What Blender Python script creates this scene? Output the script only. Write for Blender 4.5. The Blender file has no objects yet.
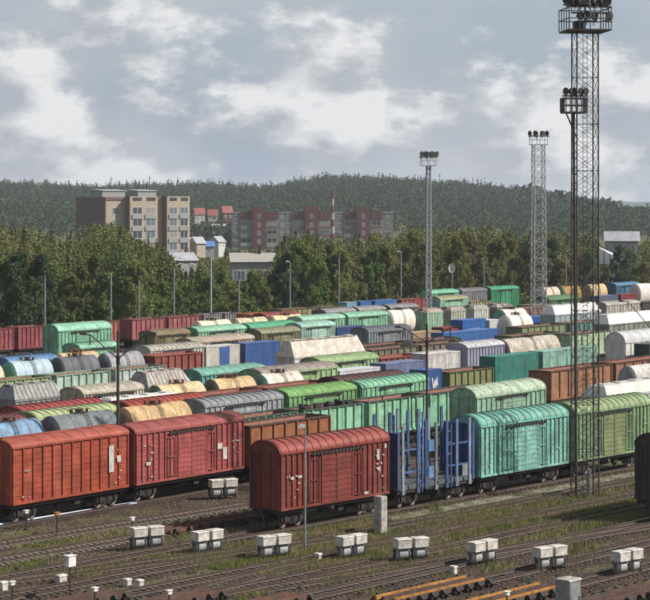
import bpy, math, random
import numpy as np
from mathutils import Vector, Matrix

random.seed(7); rng = np.random.default_rng(7)
SC = bpy.context.scene
COL = SC.collection

# ------------------------------------------------------------------ camera
# The photograph is a telephoto picture squeezed sideways, so every height in this
# place is written about half again as tall as usual.
FX, YH, H = 2113.0, 205.0, 26.1          # focal length and horizon row (650 px wide picture), camera height
cam_d = bpy.data.cameras.new('camera'); cam = bpy.data.objects.new('camera', cam_d); COL.objects.link(cam)
cam_d.sensor_fit = 'HORIZONTAL'; cam_d.sensor_width = 36.0
cam_d.lens = 36.0 * FX / 650.0
cam_d.shift_y = (YH - 300.0) / 650.0
cam_d.clip_start = 1.0; cam_d.clip_end = 60000.0
cam.location = (0, 0, H); cam.rotation_euler = (math.radians(90), 0, 0)
SC.camera = cam

# ------------------------------------------------------------------ world
SUN_EL, SUN_AZ = 41.0, 99.0    # azimuth clockwise from +Y (view direction)
wd = bpy.data.worlds.new('World'); SC.world = wd; wd.use_nodes = True
nt = wd.node_tree; nt.nodes.clear()
def N(t, typ, **kw):
    n = t.nodes.new(typ)
    for k, v in kw.items():
        if k in n.bl_rna.properties.keys(): setattr(n, k, v)
        else: n.inputs[k].default_value = v
    return n
def L(t, a, b): t.links.new(a, b)
sky = N(nt, 'ShaderNodeTexSky'); sky.sky_type = 'NISHITA'; sky.sun_disc = False
sky.sun_elevation = math.radians(SUN_EL); sky.sun_rotation = math.radians(SUN_AZ)
sky.air_density = 1.2; sky.dust_density = 2.0
tc = N(nt, 'ShaderNodeTexCoord')
mp = N(nt, 'ShaderNodeMapping'); mp.inputs['Scale'].default_value = (1.0, 1.0, 1.75)
mp.inputs['Location'].default_value = (2.36, 0.4, 0.1)
L(nt, tc.outputs['Generated'], mp.inputs['Vector'])
def noise(scale, detail, rough, dist=0.0):
    n = N(nt, 'ShaderNodeTexNoise'); n.inputs['Scale'].default_value = scale
    n.inputs['Detail'].default_value = detail; n.inputs['Roughness'].default_value = rough
    n.inputs['Distortion'].default_value = dist
    L(nt, mp.outputs['Vector'], n.inputs['Vector']); return n
def mth(op, a, b=None, c=None):
    n = N(nt, 'ShaderNodeMath', operation=op)
    for k_, q in enumerate((a, b, c)):
        if q is None: continue
        if isinstance(q, (int, float)): n.inputs[k_].default_value = q
        else: L(nt, q, n.inputs[k_])
    return n.outputs[0]
def wramp(fac, stops):
    r = N(nt, 'ShaderNodeValToRGB'); els = r.color_ramp.elements
    els[0].position, els[0].color = stops[0]; els[1].position, els[1].color = stops[-1]
    for p, c in stops[1:-1]: e = els.new(p); e.color = c
    L(nt, fac, r.inputs['Fac']); return r.outputs['Color']
sepz = N(nt, 'ShaderNodeSeparateXYZ'); L(nt, tc.outputs['Generated'], sepz.inputs[0])
# clear air: the sky model, veiled by low haze near the horizon
fade = N(nt, 'ShaderNodeMapRange'); fade.inputs['From Max'].default_value = 0.45
fade.inputs['To Min'].default_value = 0.88; fade.inputs['To Max'].default_value = 0.05; L(nt, sepz.outputs['Z'], fade.inputs['Value'])
base = N(nt, 'ShaderNodeMixRGB'); base.inputs['Color2'].default_value = (2.55, 3.05, 3.9, 1)
L(nt, fade.outputs[0], base.inputs['Fac']); L(nt, sky.outputs['Color'], base.inputs['Color1'])
# a broad soft deck of grey cloud, then crisp cumulus in front of it; gaps open up overhead
big = noise(9.0, 5.0, 0.55, 0.1)
deck = wramp(mth('MULTIPLY_ADD', sepz.outputs['Z'], -0.10, big.outputs['Fac']), [(0.36, (0, 0, 0, 1)), (0.58, (0.95, 0.95, 0.95, 1))])
mixd = N(nt, 'ShaderNodeMixRGB'); L(nt, deck, mixd.inputs['Fac']); L(nt, base.outputs['Color'], mixd.inputs['Color1'])
mixd.inputs['Color2'].default_value = (3.55, 3.75, 4.1, 1)
puff = noise(19.0, 12.0, 0.58, 0.0)
mp2 = N(nt, 'ShaderNodeMapping'); mp2.inputs['Location'].default_value = (0.012, 0.0, 0.030); L(nt, mp.outputs['Vector'], mp2.inputs['Vector'])
puff2 = N(nt, 'ShaderNodeTexNoise'); L(nt, mp2.outputs['Vector'], puff2.inputs['Vector'])
for k_, v_ in (('Scale', 19.0), ('Detail', 12.0), ('Roughness', 0.58), ('Distortion', 0.0)): puff2.inputs[k_].default_value = v_
dens = mth('MULTIPLY_ADD', big.outputs['Fac'], 0.35, mth('MULTIPLY_ADD', sepz.outputs['Z'], -0.12, puff.outputs['Fac']))
mask = wramp(dens, [(0.565, (0, 0, 0, 1)), (0.665, (1, 1, 1, 1))])
lit = mth('MULTIPLY_ADD', mth('SUBTRACT', puff.outputs['Fac'], puff2.outputs['Fac']), 3.0, mth('MULTIPLY_ADD', dens, 1.5, -0.52))
ccol = wramp(lit, [(0.20, (3.1, 3.3, 3.65, 1)), (0.52, (4.1, 4.25, 4.5, 1)), (0.95, (5.75, 5.8, 5.85, 1))])
mixw = N(nt, 'ShaderNodeMixRGB')
L(nt, mask, mixw.inputs['Fac']); L(nt, mixd.outputs['Color'], mixw.inputs['Color1']); L(nt, ccol, mixw.inputs['Color2'])
bg = N(nt, 'ShaderNodeBackground'); bg.inputs['Strength'].default_value = 0.1
L(nt, mixw.outputs['Color'], bg.inputs['Color'])
wo = N(nt, 'ShaderNodeOutputWorld'); L(nt, bg.outputs['Background'], wo.inputs['Surface'])

# ------------------------------------------------------------------ sun
sd = bpy.data.lights.new('sun', 'SUN'); sd.energy = 5.0; sd.angle = math.radians(0.5); sd.color = (1.0, 0.94, 0.86)
so = bpy.data.objects.new('sun', sd); COL.objects.link(so)
az, el = math.radians(SUN_AZ), math.radians(SUN_EL)
to_sun = Vector((math.sin(az)*math.cos(el), math.cos(az)*math.cos(el), math.sin(el)))
so.rotation_euler = to_sun.to_track_quat('Z', 'Y').to_euler(); so.location = (200, -100, 300)

vs = SC.view_settings; vs.view_transform = 'Standard'; vs.look = 'None'; vs.exposure = 0.5; vs.gamma = 1.0
vs.use_curve_mapping = False
SC.cycles.max_bounces = 4; SC.cycles.volume_bounces = 0; SC.cycles.transparent_max_bounces = 8
SC.cycles.use_denoising = True; SC.cycles.use_adaptive_sampling = True; SC.cycles.adaptive_threshold = 0.02

# ------------------------------------------------------------------ frames of the two families of tracks
class Frame:
    def __init__(self, xv):
        self.a = math.atan((xv - 325.0) / FX); self.s = math.sin(self.a); self.c = math.cos(self.a)
        self.rot = math.pi/2 - self.a
    def u_at(self, x, v):
        t = (x - 325.0) / FX
        return v * (self.c + t*self.s) / (self.s - t*self.c)
    def loc(self, u, v, z=0.0): return Vector((u*self.s - v*self.c, u*self.c + v*self.s, z))
    def uv(self, X, Y): return X*self.s + Y*self.c, -X*self.c + Y*self.s
F1, F2 = Frame(2100.0), Frame(1850.0)
def ground(x, y, z=0.0):
    """where the ray through picture point (x, y) meets height z"""
    Y = FX * (H - z) / (y - YH); return Vector(((x - 325.0)/FX*Y, Y, z))
def hgt(y, Y): return H - (y - YH) * Y / FX
def xat(x, Y): return (x - 325.0) / FX * Y

# ------------------------------------------------------------------ materials
def lin(h):
    h = h.lstrip('#'); o = []
    for i in (0, 2, 4):
        c = int(h[i:i+2], 16) / 255.0
        o.append(c/12.92 if c <= 0.04045 else ((c+0.055)/1.055)**2.4)
    return (o[0], o[1], o[2], 1.0)
MATS = {}
def new_mat(name):
    m = bpy.data.materials.new(name); m.use_nodes = True; t = m.node_tree; t.nodes.clear()
    out = N(t, 'ShaderNodeOutputMaterial'); b = N(t, 'ShaderNodeBsdfPrincipled'); L(t, b.outputs[0], out.inputs[0])
    MATS[name] = m; return m, t, b, out
def coords(t, scale=(1, 1, 1), rand=True):
    tcn = N(t, 'ShaderNodeTexCoord'); mpn = N(t, 'ShaderNodeMapping'); mpn.inputs['Scale'].default_value = scale
    L(t, tcn.outputs['Object'], mpn.inputs['Vector'])
    if rand:
        oi = N(t, 'ShaderNodeObjectInfo'); mm = N(t, 'ShaderNodeMath', operation='MULTIPLY'); mm.inputs[1].default_value = 57.0
        L(t, oi.outputs['Random'], mm.inputs[0]); L(t, mm.outputs[0], mpn.inputs['Location'])
    return mpn.outputs['Vector']
def tnoise(t, vec, scale, detail=4, rough=0.6):
    n = N(t, 'ShaderNodeTexNoise'); n.inputs['Scale'].default_value = scale
    n.inputs['Detail'].default_value = detail; n.inputs['Roughness'].default_value = rough
    L(t, vec, n.inputs['Vector']); return n.outputs['Fac']
def ramp(t, fac, stops):
    r = N(t, 'ShaderNodeValToRGB'); els = r.color_ramp.elements
    while len(els) > 1: els.remove(els[-1])
    els[0].position = stops[0][0]; els[0].color = stops[0][1]
    for p, c in stops[1:]:
        e = els.new(p); e.color = c
    L(t, fac, r.inputs['Fac']); return r.outputs['Color']
def g(v): return (v, v, v, 1)
def mix(t, fac, a, b, mode='MIX'):
    m = N(t, 'ShaderNodeMixRGB', blend_type=mode)
    for sock, val in ((m.inputs['Fac'], fac), (m.inputs['Color1'], a), (m.inputs['Color2'], b)):
        if isinstance(val, (int, float)): sock.default_value = val
        elif isinstance(val, tuple): sock.default_value = val
        else: L(t, val, sock)
    return m.outputs['Color']
def bump(t, b, h, strength, dist=0.05):
    bn = N(t, 'ShaderNodeBump'); bn.inputs['Strength'].default_value = strength; bn.inputs['Distance'].default_value = dist
    L(t, h, bn.inputs['Height']); L(t, bn.outputs['Normal'], b.inputs['Normal'])

def paint(name, rust=0.5, rough=0.55, dirt=0.5):
    """weathered paint in the colour of the object: faded patches, grime, vertical runs, rust"""
    m, t, b, o = new_mat(name)
    oi = N(t, 'ShaderNodeObjectInfo')
    v1 = coords(t, (1, 1, 1)); v2 = coords(t, (2.6, 2.6, 0.22)); v3 = coords(t, (6.0, 6.0, 0.12)); v4 = coords(t, (0.9, 0.9, 0.05))
    base = oi.outputs['Color']
    col = mix(t, ramp(t, tnoise(t, v4, 1.0, 3, 0.6), [(0.3, g(0.0)), (0.7, g(0.35))]), base, mix(t, 0.3, base, (0.42, 0.40, 0.37, 1)))      # sun-bleached panels
    col = mix(t, ramp(t, tnoise(t, v1, 0.7, 6, 0.65), [(0.40, g(0)), (0.66, g(dirt*.8))]), col, mix(t, 1.0, base, (0.42, 0.38, 0.34, 1), 'MULTIPLY'))
    col = mix(t, ramp(t, tnoise(t, v2, 1.0, 5, 0.65), [(0.44, g(0)), (0.68, g(dirt))]), col, mix(t, 0.6, base, (0.05, 0.036, 0.028, 1)))
    col = mix(t, ramp(t, tnoise(t, v3, 1.0, 3, 0.6), [(0.58, g(0)), (0.70, g(rust))]), col, (0.12, 0.05, 0.026, 1))
    col = mix(t, ramp(t, tnoise(t, v1, 1.9, 8, 0.75), [(0.60 - 0.07*rust, g(0)), (0.70 - 0.06*rust, g(min(1.0, rust*1.4)))]), col, (0.11, 0.045, 0.023, 1))
    L(t, col, b.inputs['Base Color']); b.inputs['Roughness'].default_value = rough; b.inputs['Specular IOR Level'].default_value = 0.3
    bump(t, b, tnoise(t, v1, 7.0, 5, 0.7), 0.2, 0.04)
    return m
paint('paint', 0.6, 0.62, 0.95); paint('paint_rusty', 0.95, 0.75, 0.9); paint('paint_clean', 0.2, 0.45, 0.5)
paint('roof_paint', 0.6, 0.58, 0.8); paint('roof_rusty', 1.0, 0.7, 0.7)

def flat(name, col, rough=0.7, var=0.35, scale=2.0, metal=0.0, bmp=0.15):
    m, t, b, o = new_mat(name)
    v = coords(t)
    c = mix(t, ramp(t, tnoise(t, v, scale, 6), [(0.3, g(0.0)), (0.75, g(1.0))]), tuple(x*(1-var) for x in col[:3])+(1,), tuple(min(1, x*(1+var)) for x in col[:3])+(1,))
    L(t, c, b.inputs['Base Color']); b.inputs['Roughness'].default_value = rough; b.inputs['Metallic'].default_value = metal
    if bmp: bump(t, b, tnoise(t, v, scale*6, 3), bmp, 0.03)
    return m
flat('undercarriage', (0.018, 0.014, 0.012), 0.8)
flat('wheel_steel', (0.10, 0.075, 0.06), 0.5, 0.5)
flat('rust', (0.12, 0.05, 0.028), 0.85, 0.5)
flat('rust_lining', (0.22, 0.095, 0.07), 0.9, 0.4)
flat('rail_rust', (0.048, 0.026, 0.018), 0.6, 0.4)
flat('rail_bright', (0.55, 0.56, 0.60), 0.22, 0.15, metal=1.0, bmp=0)
flat('sleeper_wood', (0.062, 0.046, 0.036), 0.9, 0.6)
flat('sleeper_concrete', (0.165, 0.145, 0.12), 0.9, 0.4)
flat('steel_dark', (0.020, 0.018, 0.018), 0.6, 0.5)
flat('steel_grey', (0.20, 0.21, 0.22), 0.5, 0.35, metal=0.3)
flat('mast_paint', (0.032, 0.027, 0.025), 0.7, 0.4)
flat('mast_silver', (0.27, 0.275, 0.285), 0.5, 0.25)
flat('concrete', (0.27, 0.25, 0.225), 0.9, 0.5, 3.0)
flat('white_box', (0.41, 0.385, 0.345), 0.8, 0.45, 2.2)
flat('cylinder_grey', (0.26, 0.26, 0.26), 0.55, 0.4)
flat('orange_steel', (0.42, 0.16, 0.03), 0.6, 0.5)
flat('white_mark', (0.52, 0.50, 0.47), 0.8, 0.3)
flat('stencil', (0.34, 0.33, 0.31), 0.85, 0.35)
flat('yellow_mark', (0.60, 0.52, 0.12), 0.7, 0.2)
flat('tan_brick', (0.30, 0.25, 0.195), 0.9, 0.15, 0.6)
flat('brown_and_shade_brick', (0.12, 0.085, 0.068), 0.9, 0.2, 0.6)  # brown brick, and the shade tone on the tan block's left faces
flat('red_brick', (0.095, 0.032, 0.028), 0.9, 0.15, 0.6)
flat('grey_panel', (0.15, 0.147, 0.142), 0.9, 0.15, 0.4)
flat('pale_panel', (0.23, 0.23, 0.225), 0.9, 0.12, 0.4)
flat('house_white', (0.38, 0.375, 0.36), 0.9, 0.1, 0.4)
flat('roof_slate', (0.25, 0.26, 0.28), 0.7, 0.2, 0.5)
flat('roof_red', (0.22, 0.06, 0.05), 0.8, 0.2, 0.5)
flat('rail_glint_blue', (0.42, 0.50, 0.66), 0.45, 0.2)  # blue-white of the sky glint on the near rail
flat('roof_blue', (0.06, 0.13, 0.34), 0.6, 0.15, 0.5)
flat('lamp_glass', (0.6, 0.62, 0.65), 0.2, 0.1)
flat('bark', (0.07, 0.055, 0.042), 0.95, 0.4)
def glass(name, col):
    m, t, b, o = new_mat(name); b.inputs['Base Color'].default_value = col; b.inputs['Roughness'].default_value = 0.08
    b.inputs['Specular IOR Level'].default_value = 0.7
glass('window_glass', (0.04, 0.05, 0.06, 1)); glass('window_curtain', (0.22, 0.21, 0.19, 1)); glass('window_bright', (0.10, 0.13, 0.16, 1))

def leaf_mat(name, trans=0.35):
    m, t, b, o = new_mat(name)
    oi = N(t, 'ShaderNodeObjectInfo'); geo = N(t, 'ShaderNodeNewGeometry')
    v = coords(t, (1, 1, 1))
    r1 = ramp(t, geo.outputs['Random Per Island'], [(0.0, g(1.0)), (1.0, g(1.85))])
    c = mix(t, 1.0, oi.outputs['Color'], r1, 'MULTIPLY')
    c = mix(t, ramp(t, tnoise(t, v, 0.35, 3), [(0.48, g(0)), (0.78, g(0.4))]), c, (0.13, 0.125, 0.035, 1))
    L(t, c, b.inputs['Base Color']); b.inputs['Roughness'].default_value = 0.75; b.inputs['Specular IOR Level'].default_value = 0.12
    tr = N(t, 'ShaderNodeBsdfTranslucent'); L(t, c, tr.inputs['Color'])
    ms = N(t, 'ShaderNodeMixShader'); ms.inputs['Fac'].default_value = trans
    L(t, b.outputs[0], ms.inputs[1]); L(t, tr.outputs[0], ms.inputs[2]); L(t, ms.outputs[0], o.inputs[0])
leaf_mat('leaves')

def wood_leaf(name, pal):
    """leaves of a wood that reads as one mass: hue drifts from stand to stand"""
    m, t, b, o = new_mat(name)
    geo = N(t, 'ShaderNodeNewGeometry'); v = coords(t, (0.02, 0.02, 0.02), False)
    c = ramp(t, tnoise(t, v, 1.6, 6, 0.7), pal)
    r1 = ramp(t, geo.outputs['Random Per Island'], [(0.0, g(1.0)), (1.0, g(1.6))])
    c = mix(t, 1.0, c, r1, 'MULTIPLY'); L(t, c, b.inputs['Base Color']); b.inputs['Roughness'].default_value = 0.9; b.inputs['Specular IOR Level'].default_value = 0.08
wood_leaf('wood_leaves', [(0.32, (0.036, 0.060, 0.022, 1)), (0.45, (0.070, 0.088, 0.027, 1)), (0.56, (0.105, 0.102, 0.036, 1)), (0.68, (0.060, 0.078, 0.027, 1))])
wood_leaf('hill_leaves', [(0.30, (0.016, 0.033, 0.020, 1)), (0.48, (0.028, 0.046, 0.022, 1)), (0.60, (0.052, 0.056, 0.026, 1)), (0.72, (0.023, 0.041, 0.023, 1))])

def grass_mat():
    m, t, b, o = new_mat('grass_blades')
    geo = N(t, 'ShaderNodeNewGeometry'); v = coords(t, (1, 1, 1), False)
    c = ramp(t, tnoise(t, v, 0.25, 5, 0.7), [(0.32, (0.085, 0.115, 0.028, 1)), (0.48, (0.13, 0.13, 0.045, 1)), (0.62, (0.20, 0.165, 0.085, 1))])
    r1 = ramp(t, geo.outputs['Random Per Island'], [(0.0, g(0.6)), (1.0, g(1.4))])
    L(t, mix(t, 1.0, c, r1, 'MULTIPLY'), b.inputs['Base Color']); b.inputs['Roughness'].default_value = 0.8; b.inputs['Specular IOR Level'].default_value = 0.15
grass_mat()
def ballast_mat(name, cols, grass=0.0, gscale=0.06):
    m, t, b, o = new_mat(name)
    v = coords(t, (1, 1, 1), False)
    vo = N(t, 'ShaderNodeTexVoronoi'); vo.inputs['Scale'].default_value = 4.5; L(t, v, vo.inputs['Vector'])
    c = ramp(t, tnoise(t, v, 0.35, 8, 0.7), [(0.3, cols[0]), (0.5, cols[1]), (0.7, cols[2])])
    sp = ramp(t, vo.outputs['Color'], [(0.1, g(0.45)), (0.9, g(1.7))])
    c = mix(t, 0.8, c, sp, 'MULTIPLY')
    if grass:
        f = ramp(t, tnoise(t, v, gscale, 8, 0.72), [(0.5 - 0.12*grass, g(0)), (0.62 - 0.08*grass, g(0.9))])
        gc = ramp(t, tnoise(t, v, 1.1, 5, 0.7), [(0.35, (0.055, 0.078, 0.02, 1)), (0.65, (0.12, 0.105, 0.045, 1))])
        c = mix(t, f, c, gc)
    L(t, c, b.inputs['Base Color']); b.inputs['Roughness'].default_value = 0.95; b.inputs['Specular IOR Level'].default_value = 0.15
    bump(t, b, vo.outputs['Distance'], 0.9, 0.1)
m, t, b, o = new_mat('loose_stone')
geo = N(t, 'ShaderNodeNewGeometry')
L(t, ramp(t, geo.outputs['Random Per Island'], [(0.0, (0.015, 0.010, 0.008, 1)), (0.5, (0.045, 0.029, 0.020, 1)), (0.85, (0.08, 0.056, 0.042, 1)), (1.0, (0.17, 0.145, 0.12, 1))]), b.inputs['Base Color'])
b.inputs['Roughness'].default_value = 0.95
ballast_mat('yard_ballast', [(0.025, 0.017, 0.013, 1), (0.043, 0.029, 0.021, 1), (0.070, 0.050, 0.037, 1)], 0.35)
ballast_mat('dark_ballast', [(0.021, 0.014, 0.010, 1), (0.036, 0.023, 0.016, 1), (0.058, 0.038, 0.027, 1)], 0.0)
ballast_mat('pale_gravel', [(0.11, 0.10, 0.088, 1), (0.18, 0.17, 0.15, 1), (0.26, 0.245, 0.22, 1)], 0.25, 0.2)
ballast_mat('weedy_ground', [(0.06, 0.055, 0.025, 1), (0.09, 0.085, 0.033, 1), (0.13, 0.11, 0.05, 1)], 0.9, 0.15)
ballast_mat('meadow', [(0.035, 0.05, 0.015, 1), (0.06, 0.07, 0.025, 1), (0.09, 0.085, 0.04, 1)], 0.6, 0.01)

# ------------------------------------------------------------------ mesh builder
class MB:
    def __init__(self): self.v = []; self.f = []
    def add(self, vs_, fs_):
        o = len(self.v); self.v.extend(vs_); self.f.extend([tuple(i + o for i in f) for f in fs_]); return self
    def box(self, x0, x1, y0, y1, z0, z1):
        return self.add([(x0,y0,z0),(x1,y0,z0),(x1,y1,z0),(x0,y1,z0),(x0,y0,z1),(x1,y0,z1),(x1,y1,z1),(x0,y1,z1)],
                        [(0,3,2,1),(4,5,6,7),(0,1,5,4),(1,2,6,5),(2,3,7,6),(3,0,4,7)])
    def prism_x(self, prof, x0, x1, caps=True):
        """profile [(y,z)...] counter-clockwise seen from +x, swept along x"""
        n = len(prof); vs_ = [(x0, y, z) for y, z in prof] + [(x1, y, z) for y, z in prof]
        fs_ = [(i, (i+1) % n, n + (i+1) % n, n + i) for i in range(n)]
        if caps: fs_ += [tuple(range(n))[::-1], tuple(range(n, 2*n))]
        return self.add(vs_, fs_)
    def prism_z(self, prof, z0, z1):
        n = len(prof); vs_ = [(x, y, z0) for x, y in prof] + [(x, y, z1) for x, y in prof]
        return self.add(vs_, [(i, (i+1) % n, n + (i+1) % n, n + i) for i in range(n)] + [tuple(range(n))[::-1], tuple(range(n, 2*n))])
    def prism_y(self, prof, y0, y1):
        """profile [(x,z)...] swept along y"""
        n = len(prof); vs_ = [(x, y0, z) for x, z in prof] + [(x, y1, z) for x, z in prof]
        return self.add(vs_, [(i, n + i, n + (i+1) % n, (i+1) % n) for i in range(n)] + [tuple(range(n)), tuple(range(n, 2*n))[::-1]])
    def tube(self, p, q, r, n=6, r2=None):
        p, q = Vector(p), Vector(q); d = (q - p).normalized()
        a = d.orthogonal().normalized(); b = d.cross(a); r2 = r if r2 is None else r2
        vs_ = []
        for c, rr in ((p, r), (q, r2)):
            for k in range(n):
                w = 2*math.pi*k/n; vs_.append(tuple(c + rr*(math.cos(w)*a + math.sin(w)*b)))
        return self.add(vs_, [(k, (k+1) % n, n + (k+1) % n, n + k) for k in range(n)] + [tuple(range(n))[::-1], tuple(range(n, 2*n))])
    def lathe_x(self, prof, cz, n=24, kz=1.5):
        """profile [(x, r)...] turned about the x axis at height cz, heights stretched"""
        vs_ = []; m = len(prof)
        for x, r in prof:
            for k in range(n):
                w = 2*math.pi*k/n; vs_.append((x, r*math.cos(w), cz + kz*r*math.sin(w)))
        fs_ = [(i*n + k, (i+1)*n + k, (i+1)*n + (k+1) % n, i*n + (k+1) % n) for i in range(m-1) for k in range(n)]
        fs_ = [f[::-1] for f in fs_]
        return self.add(vs_, fs_)
    def mesh(self, name, smooth=False):
        me = bpy.data.meshes.new(name); me.from_pydata(self.v, [], self.f); me.validate()
        if smooth:
            me.polygons.foreach_set('use_smooth', [True]*len(me.polygons))
            try: me.set_sharp_from_angle(angle=math.radians(40))
            except Exception: pass
        me.update(); return me

def link(name, me, parent=None, mat=None, color=None, loc=None, rot=None):
    o = bpy.data.objects.new(name, me); COL.objects.link(o)
    if parent is not None: o.parent = parent
    if mat and me is not None:
        if len(me.materials) == 0: me.materials.append(MATS[mat])
    if color is not None: o.color = color
    if loc is not None: o.location = loc
    if rot is not None: o.rotation_euler = (0, 0, rot)
    return o
def thing(name, label, cat, loc=(0,0,0), rot=0.0, group=None):
    o = link(name, None, loc=loc, rot=rot); o['label'] = label; o['category'] = cat
    if group: o['group'] = group
    return o
def tag(o, label, cat, group=None):
    o['label'] = label; o['category'] = cat
    if group: o['group'] = group
    return o
def kind(o, k, label=None):
    o['kind'] = k
    if label: o['label'] = label
    return o

# ================================================================== the ground
GZ = -0.34                     # ground level; rail heads are at 0
def sheet(name, pts, z, mat, k='structure', label=None):
    mb = MB(); mb.add([(p[0], p[1], z) for p in pts], [tuple(range(len(pts)))])
    return kind(link(name, mb.mesh(name), mat=mat), k, label)
sheet('ground', [(-9000, -400), (9000, -400), (9000, 14000), (-9000, 14000)], GZ - 0.02, 'meadow')
def quad(fr, u0, u1, v0, v1): 
    return [fr.loc(u0, v0), fr.loc(u1, v0), fr.loc(u1, v1), fr.loc(u0, v1)]
sheet('yard_ground', quad(F2, -60, 620, 40, 268), GZ, 'yard_ballast')
sheet('weedy_verge', quad(F1, 96, 210, 93.2, 110.6), GZ + 0.006, 'weedy_ground')
sheet('gravel_path', quad(F1, 139, 215, 108.9, 111.0), GZ + 0.09, 'pale_gravel')

# ------------------------------------------------------------------ railway tracks
CACHE = {}
def cached(key, fn):
    if key not in CACHE: CACHE[key] = fn()
    return CACHE[key]
def rail_mesh(Lr):
    mb = MB()
    mb.prism_x([(-.075, GZ+.14), (.075, GZ+.14), (.02, GZ+.19), (.02, -.06), (.04, -.05), (.04, -0.004), (-.04, -0.004), (-.04, -.05), (-.02, -.06), (-.02, GZ+.19)], 0, Lr)
    return mb.mesh('rail')
def head_mesh(Lr):
    return MB().box(0, Lr, -.036, .036, -.003, 0.0).mesh('rail_head')
def sleeper_mesh(): 
    mb = MB()
    mb.prism_x([(-1.35, GZ-.05), (1.35, GZ-.05), (1.35, GZ+.165), (.5, GZ+.15), (-.5, GZ+.15), (-1.35, GZ+.165)], -.13, .13)
    return mb.mesh('sleeper')
def track(fr, vc, u0, u1, label, near=False, bright=False, concrete=False, bed='dark_ballast', dz=0.0):
    t = link('railway_track', None, loc=fr.loc(u0, vc, dz), rot=fr.rot); t['kind'] = 'structure'; t['label'] = label
    Lr = u1 - u0
    mb = MB(); mb.prism_x([(-2.1, GZ+.01), (2.1, GZ+.01), (1.55, GZ+.075), (-1.55, GZ+.075)], 0, Lr)
    link('ballast_bed', mb.mesh('ballast_bed'), t, bed)
    for y in (-.76, .76):
        r = link('rail', cached(('rail', round(Lr, 1)), lambda: rail_mesh(Lr)), t, 'rail_rust', loc=(0, y, 0))
        if bright: link('rail_head', cached(('head', round(Lr, 1)), lambda: head_mesh(Lr)), r, 'rail_bright')
    n = int(Lr / .62)
    if near:
        m = cached(('sl', concrete), sleeper_mesh)
        for i in range(n):
            s = link('sleeper', m, t, 'sleeper_concrete' if concrete else 'sleeper_wood', loc=(.3 + i*.62, random.uniform(-.05, .05), random.uniform(-.025, 0)))
            s.rotation_euler = (0, 0, random.uniform(-.02, .02))
    else:
        mb = MB()
        for i in range(n): mb.box(.17 + i*.62, .43 + i*.62, -1.35, 1.35, GZ+.02, GZ+.095)
        kind(link('sleepers', mb.mesh('sleepers'), t, 'sleeper_wood'), 'stuff')
    return t

RV = [116.2,121.5,127.0,131.8,136.5,141.2,146,151,156.3,161.5,167,172,177.5,183,188.5,194,199.5,205,210.5,216.5,222,228,234,240,247,253,259]
ORD = ['first','second','third','fourth','fifth','sixth','seventh','eighth','ninth','tenth','eleventh','twelfth','thirteenth','fourteenth','fifteenth','sixteenth','seventeenth','eighteenth','nineteenth','twentieth',
 'twenty-first','twenty-second','twenty-third','twenty-fourth','twenty-fifth','twenty-sixth','twenty-seventh','twenty-eighth','twenty-ninth','thirtieth','thirty-first','thirty-second','thirty-third','thirty-fourth','thirty-fifth','thirty-sixth','thirty-seventh','thirty-eighth','thirty-ninth','fortieth',
 'forty-first','forty-second','forty-third','forty-fourth','forty-fifth','forty-sixth','forty-seventh','forty-eighth','forty-ninth','fiftieth']
# foreground tracks, near to far, each cut to the stretch the picture shows
front = [(70.0, 0, 0), (75.5, 0, 0), (81.0, 0, 0), (86.5, 0, 0), (92.0, 1, 0), (97.4, 0, 0), (102.0, 0, 0), (107.2, 0, 0), (113.1, 0, 0), (118.9, 0, 1), (124.6, 0, 1)]
for i, (vc, br, conc) in enumerate(front):
    u0, u1 = F1.u_at(-25, vc), F1.u_at(690, vc)
    lo = F1.uv(0, FX*(H)/(618-YH)) if False else None
    u0 = max(u0, (136.0 - vc*F1.s) / F1.c)          # nothing nearer than the bottom edge of the picture
    if vc > 115: u1 = F1.u_at(330 if vc < 120 else 250, vc)
    track(F1, vc, u0, u1, 'foreground railway track, %s from the bottom edge' % ORD[i], near=True, bright=bool(br), concrete=bool(conc))
# diverging tracks of the turnouts
for (xv, pa_, xa, xb, lab, dz) in ((2900, (60, 572), -20, 330, 'diverging track crossing the foreground at the lower left', .006), (1650, (250, 575), 60, 470, 'diverging track crossing below the air reservoirs', -.006), (2600, (430, 560), 260, 690, 'diverging track through the grass at the lower right', .010)):
    fr = Frame(xv); q = ground(*pa_, 0); _, vc = fr.uv(q.x, q.y)
    track(fr, vc, fr.u_at(xa, vc), fr.u_at(xb, vc), lab, near=True, dz=dz)
for i, v in enumerate([110.8] + RV):
    vc = v + 1.6
    xa = {0: 480, 1: 400}.get(i, -40)
    track(F2, vc, F2.u_at(xa, vc), F2.u_at(700, vc), 'yard track under the %s row of wagons' % ORD[i], bright=(i == 2), bed='yard_ballast' if i > 3 else 'dark_ballast')

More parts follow.
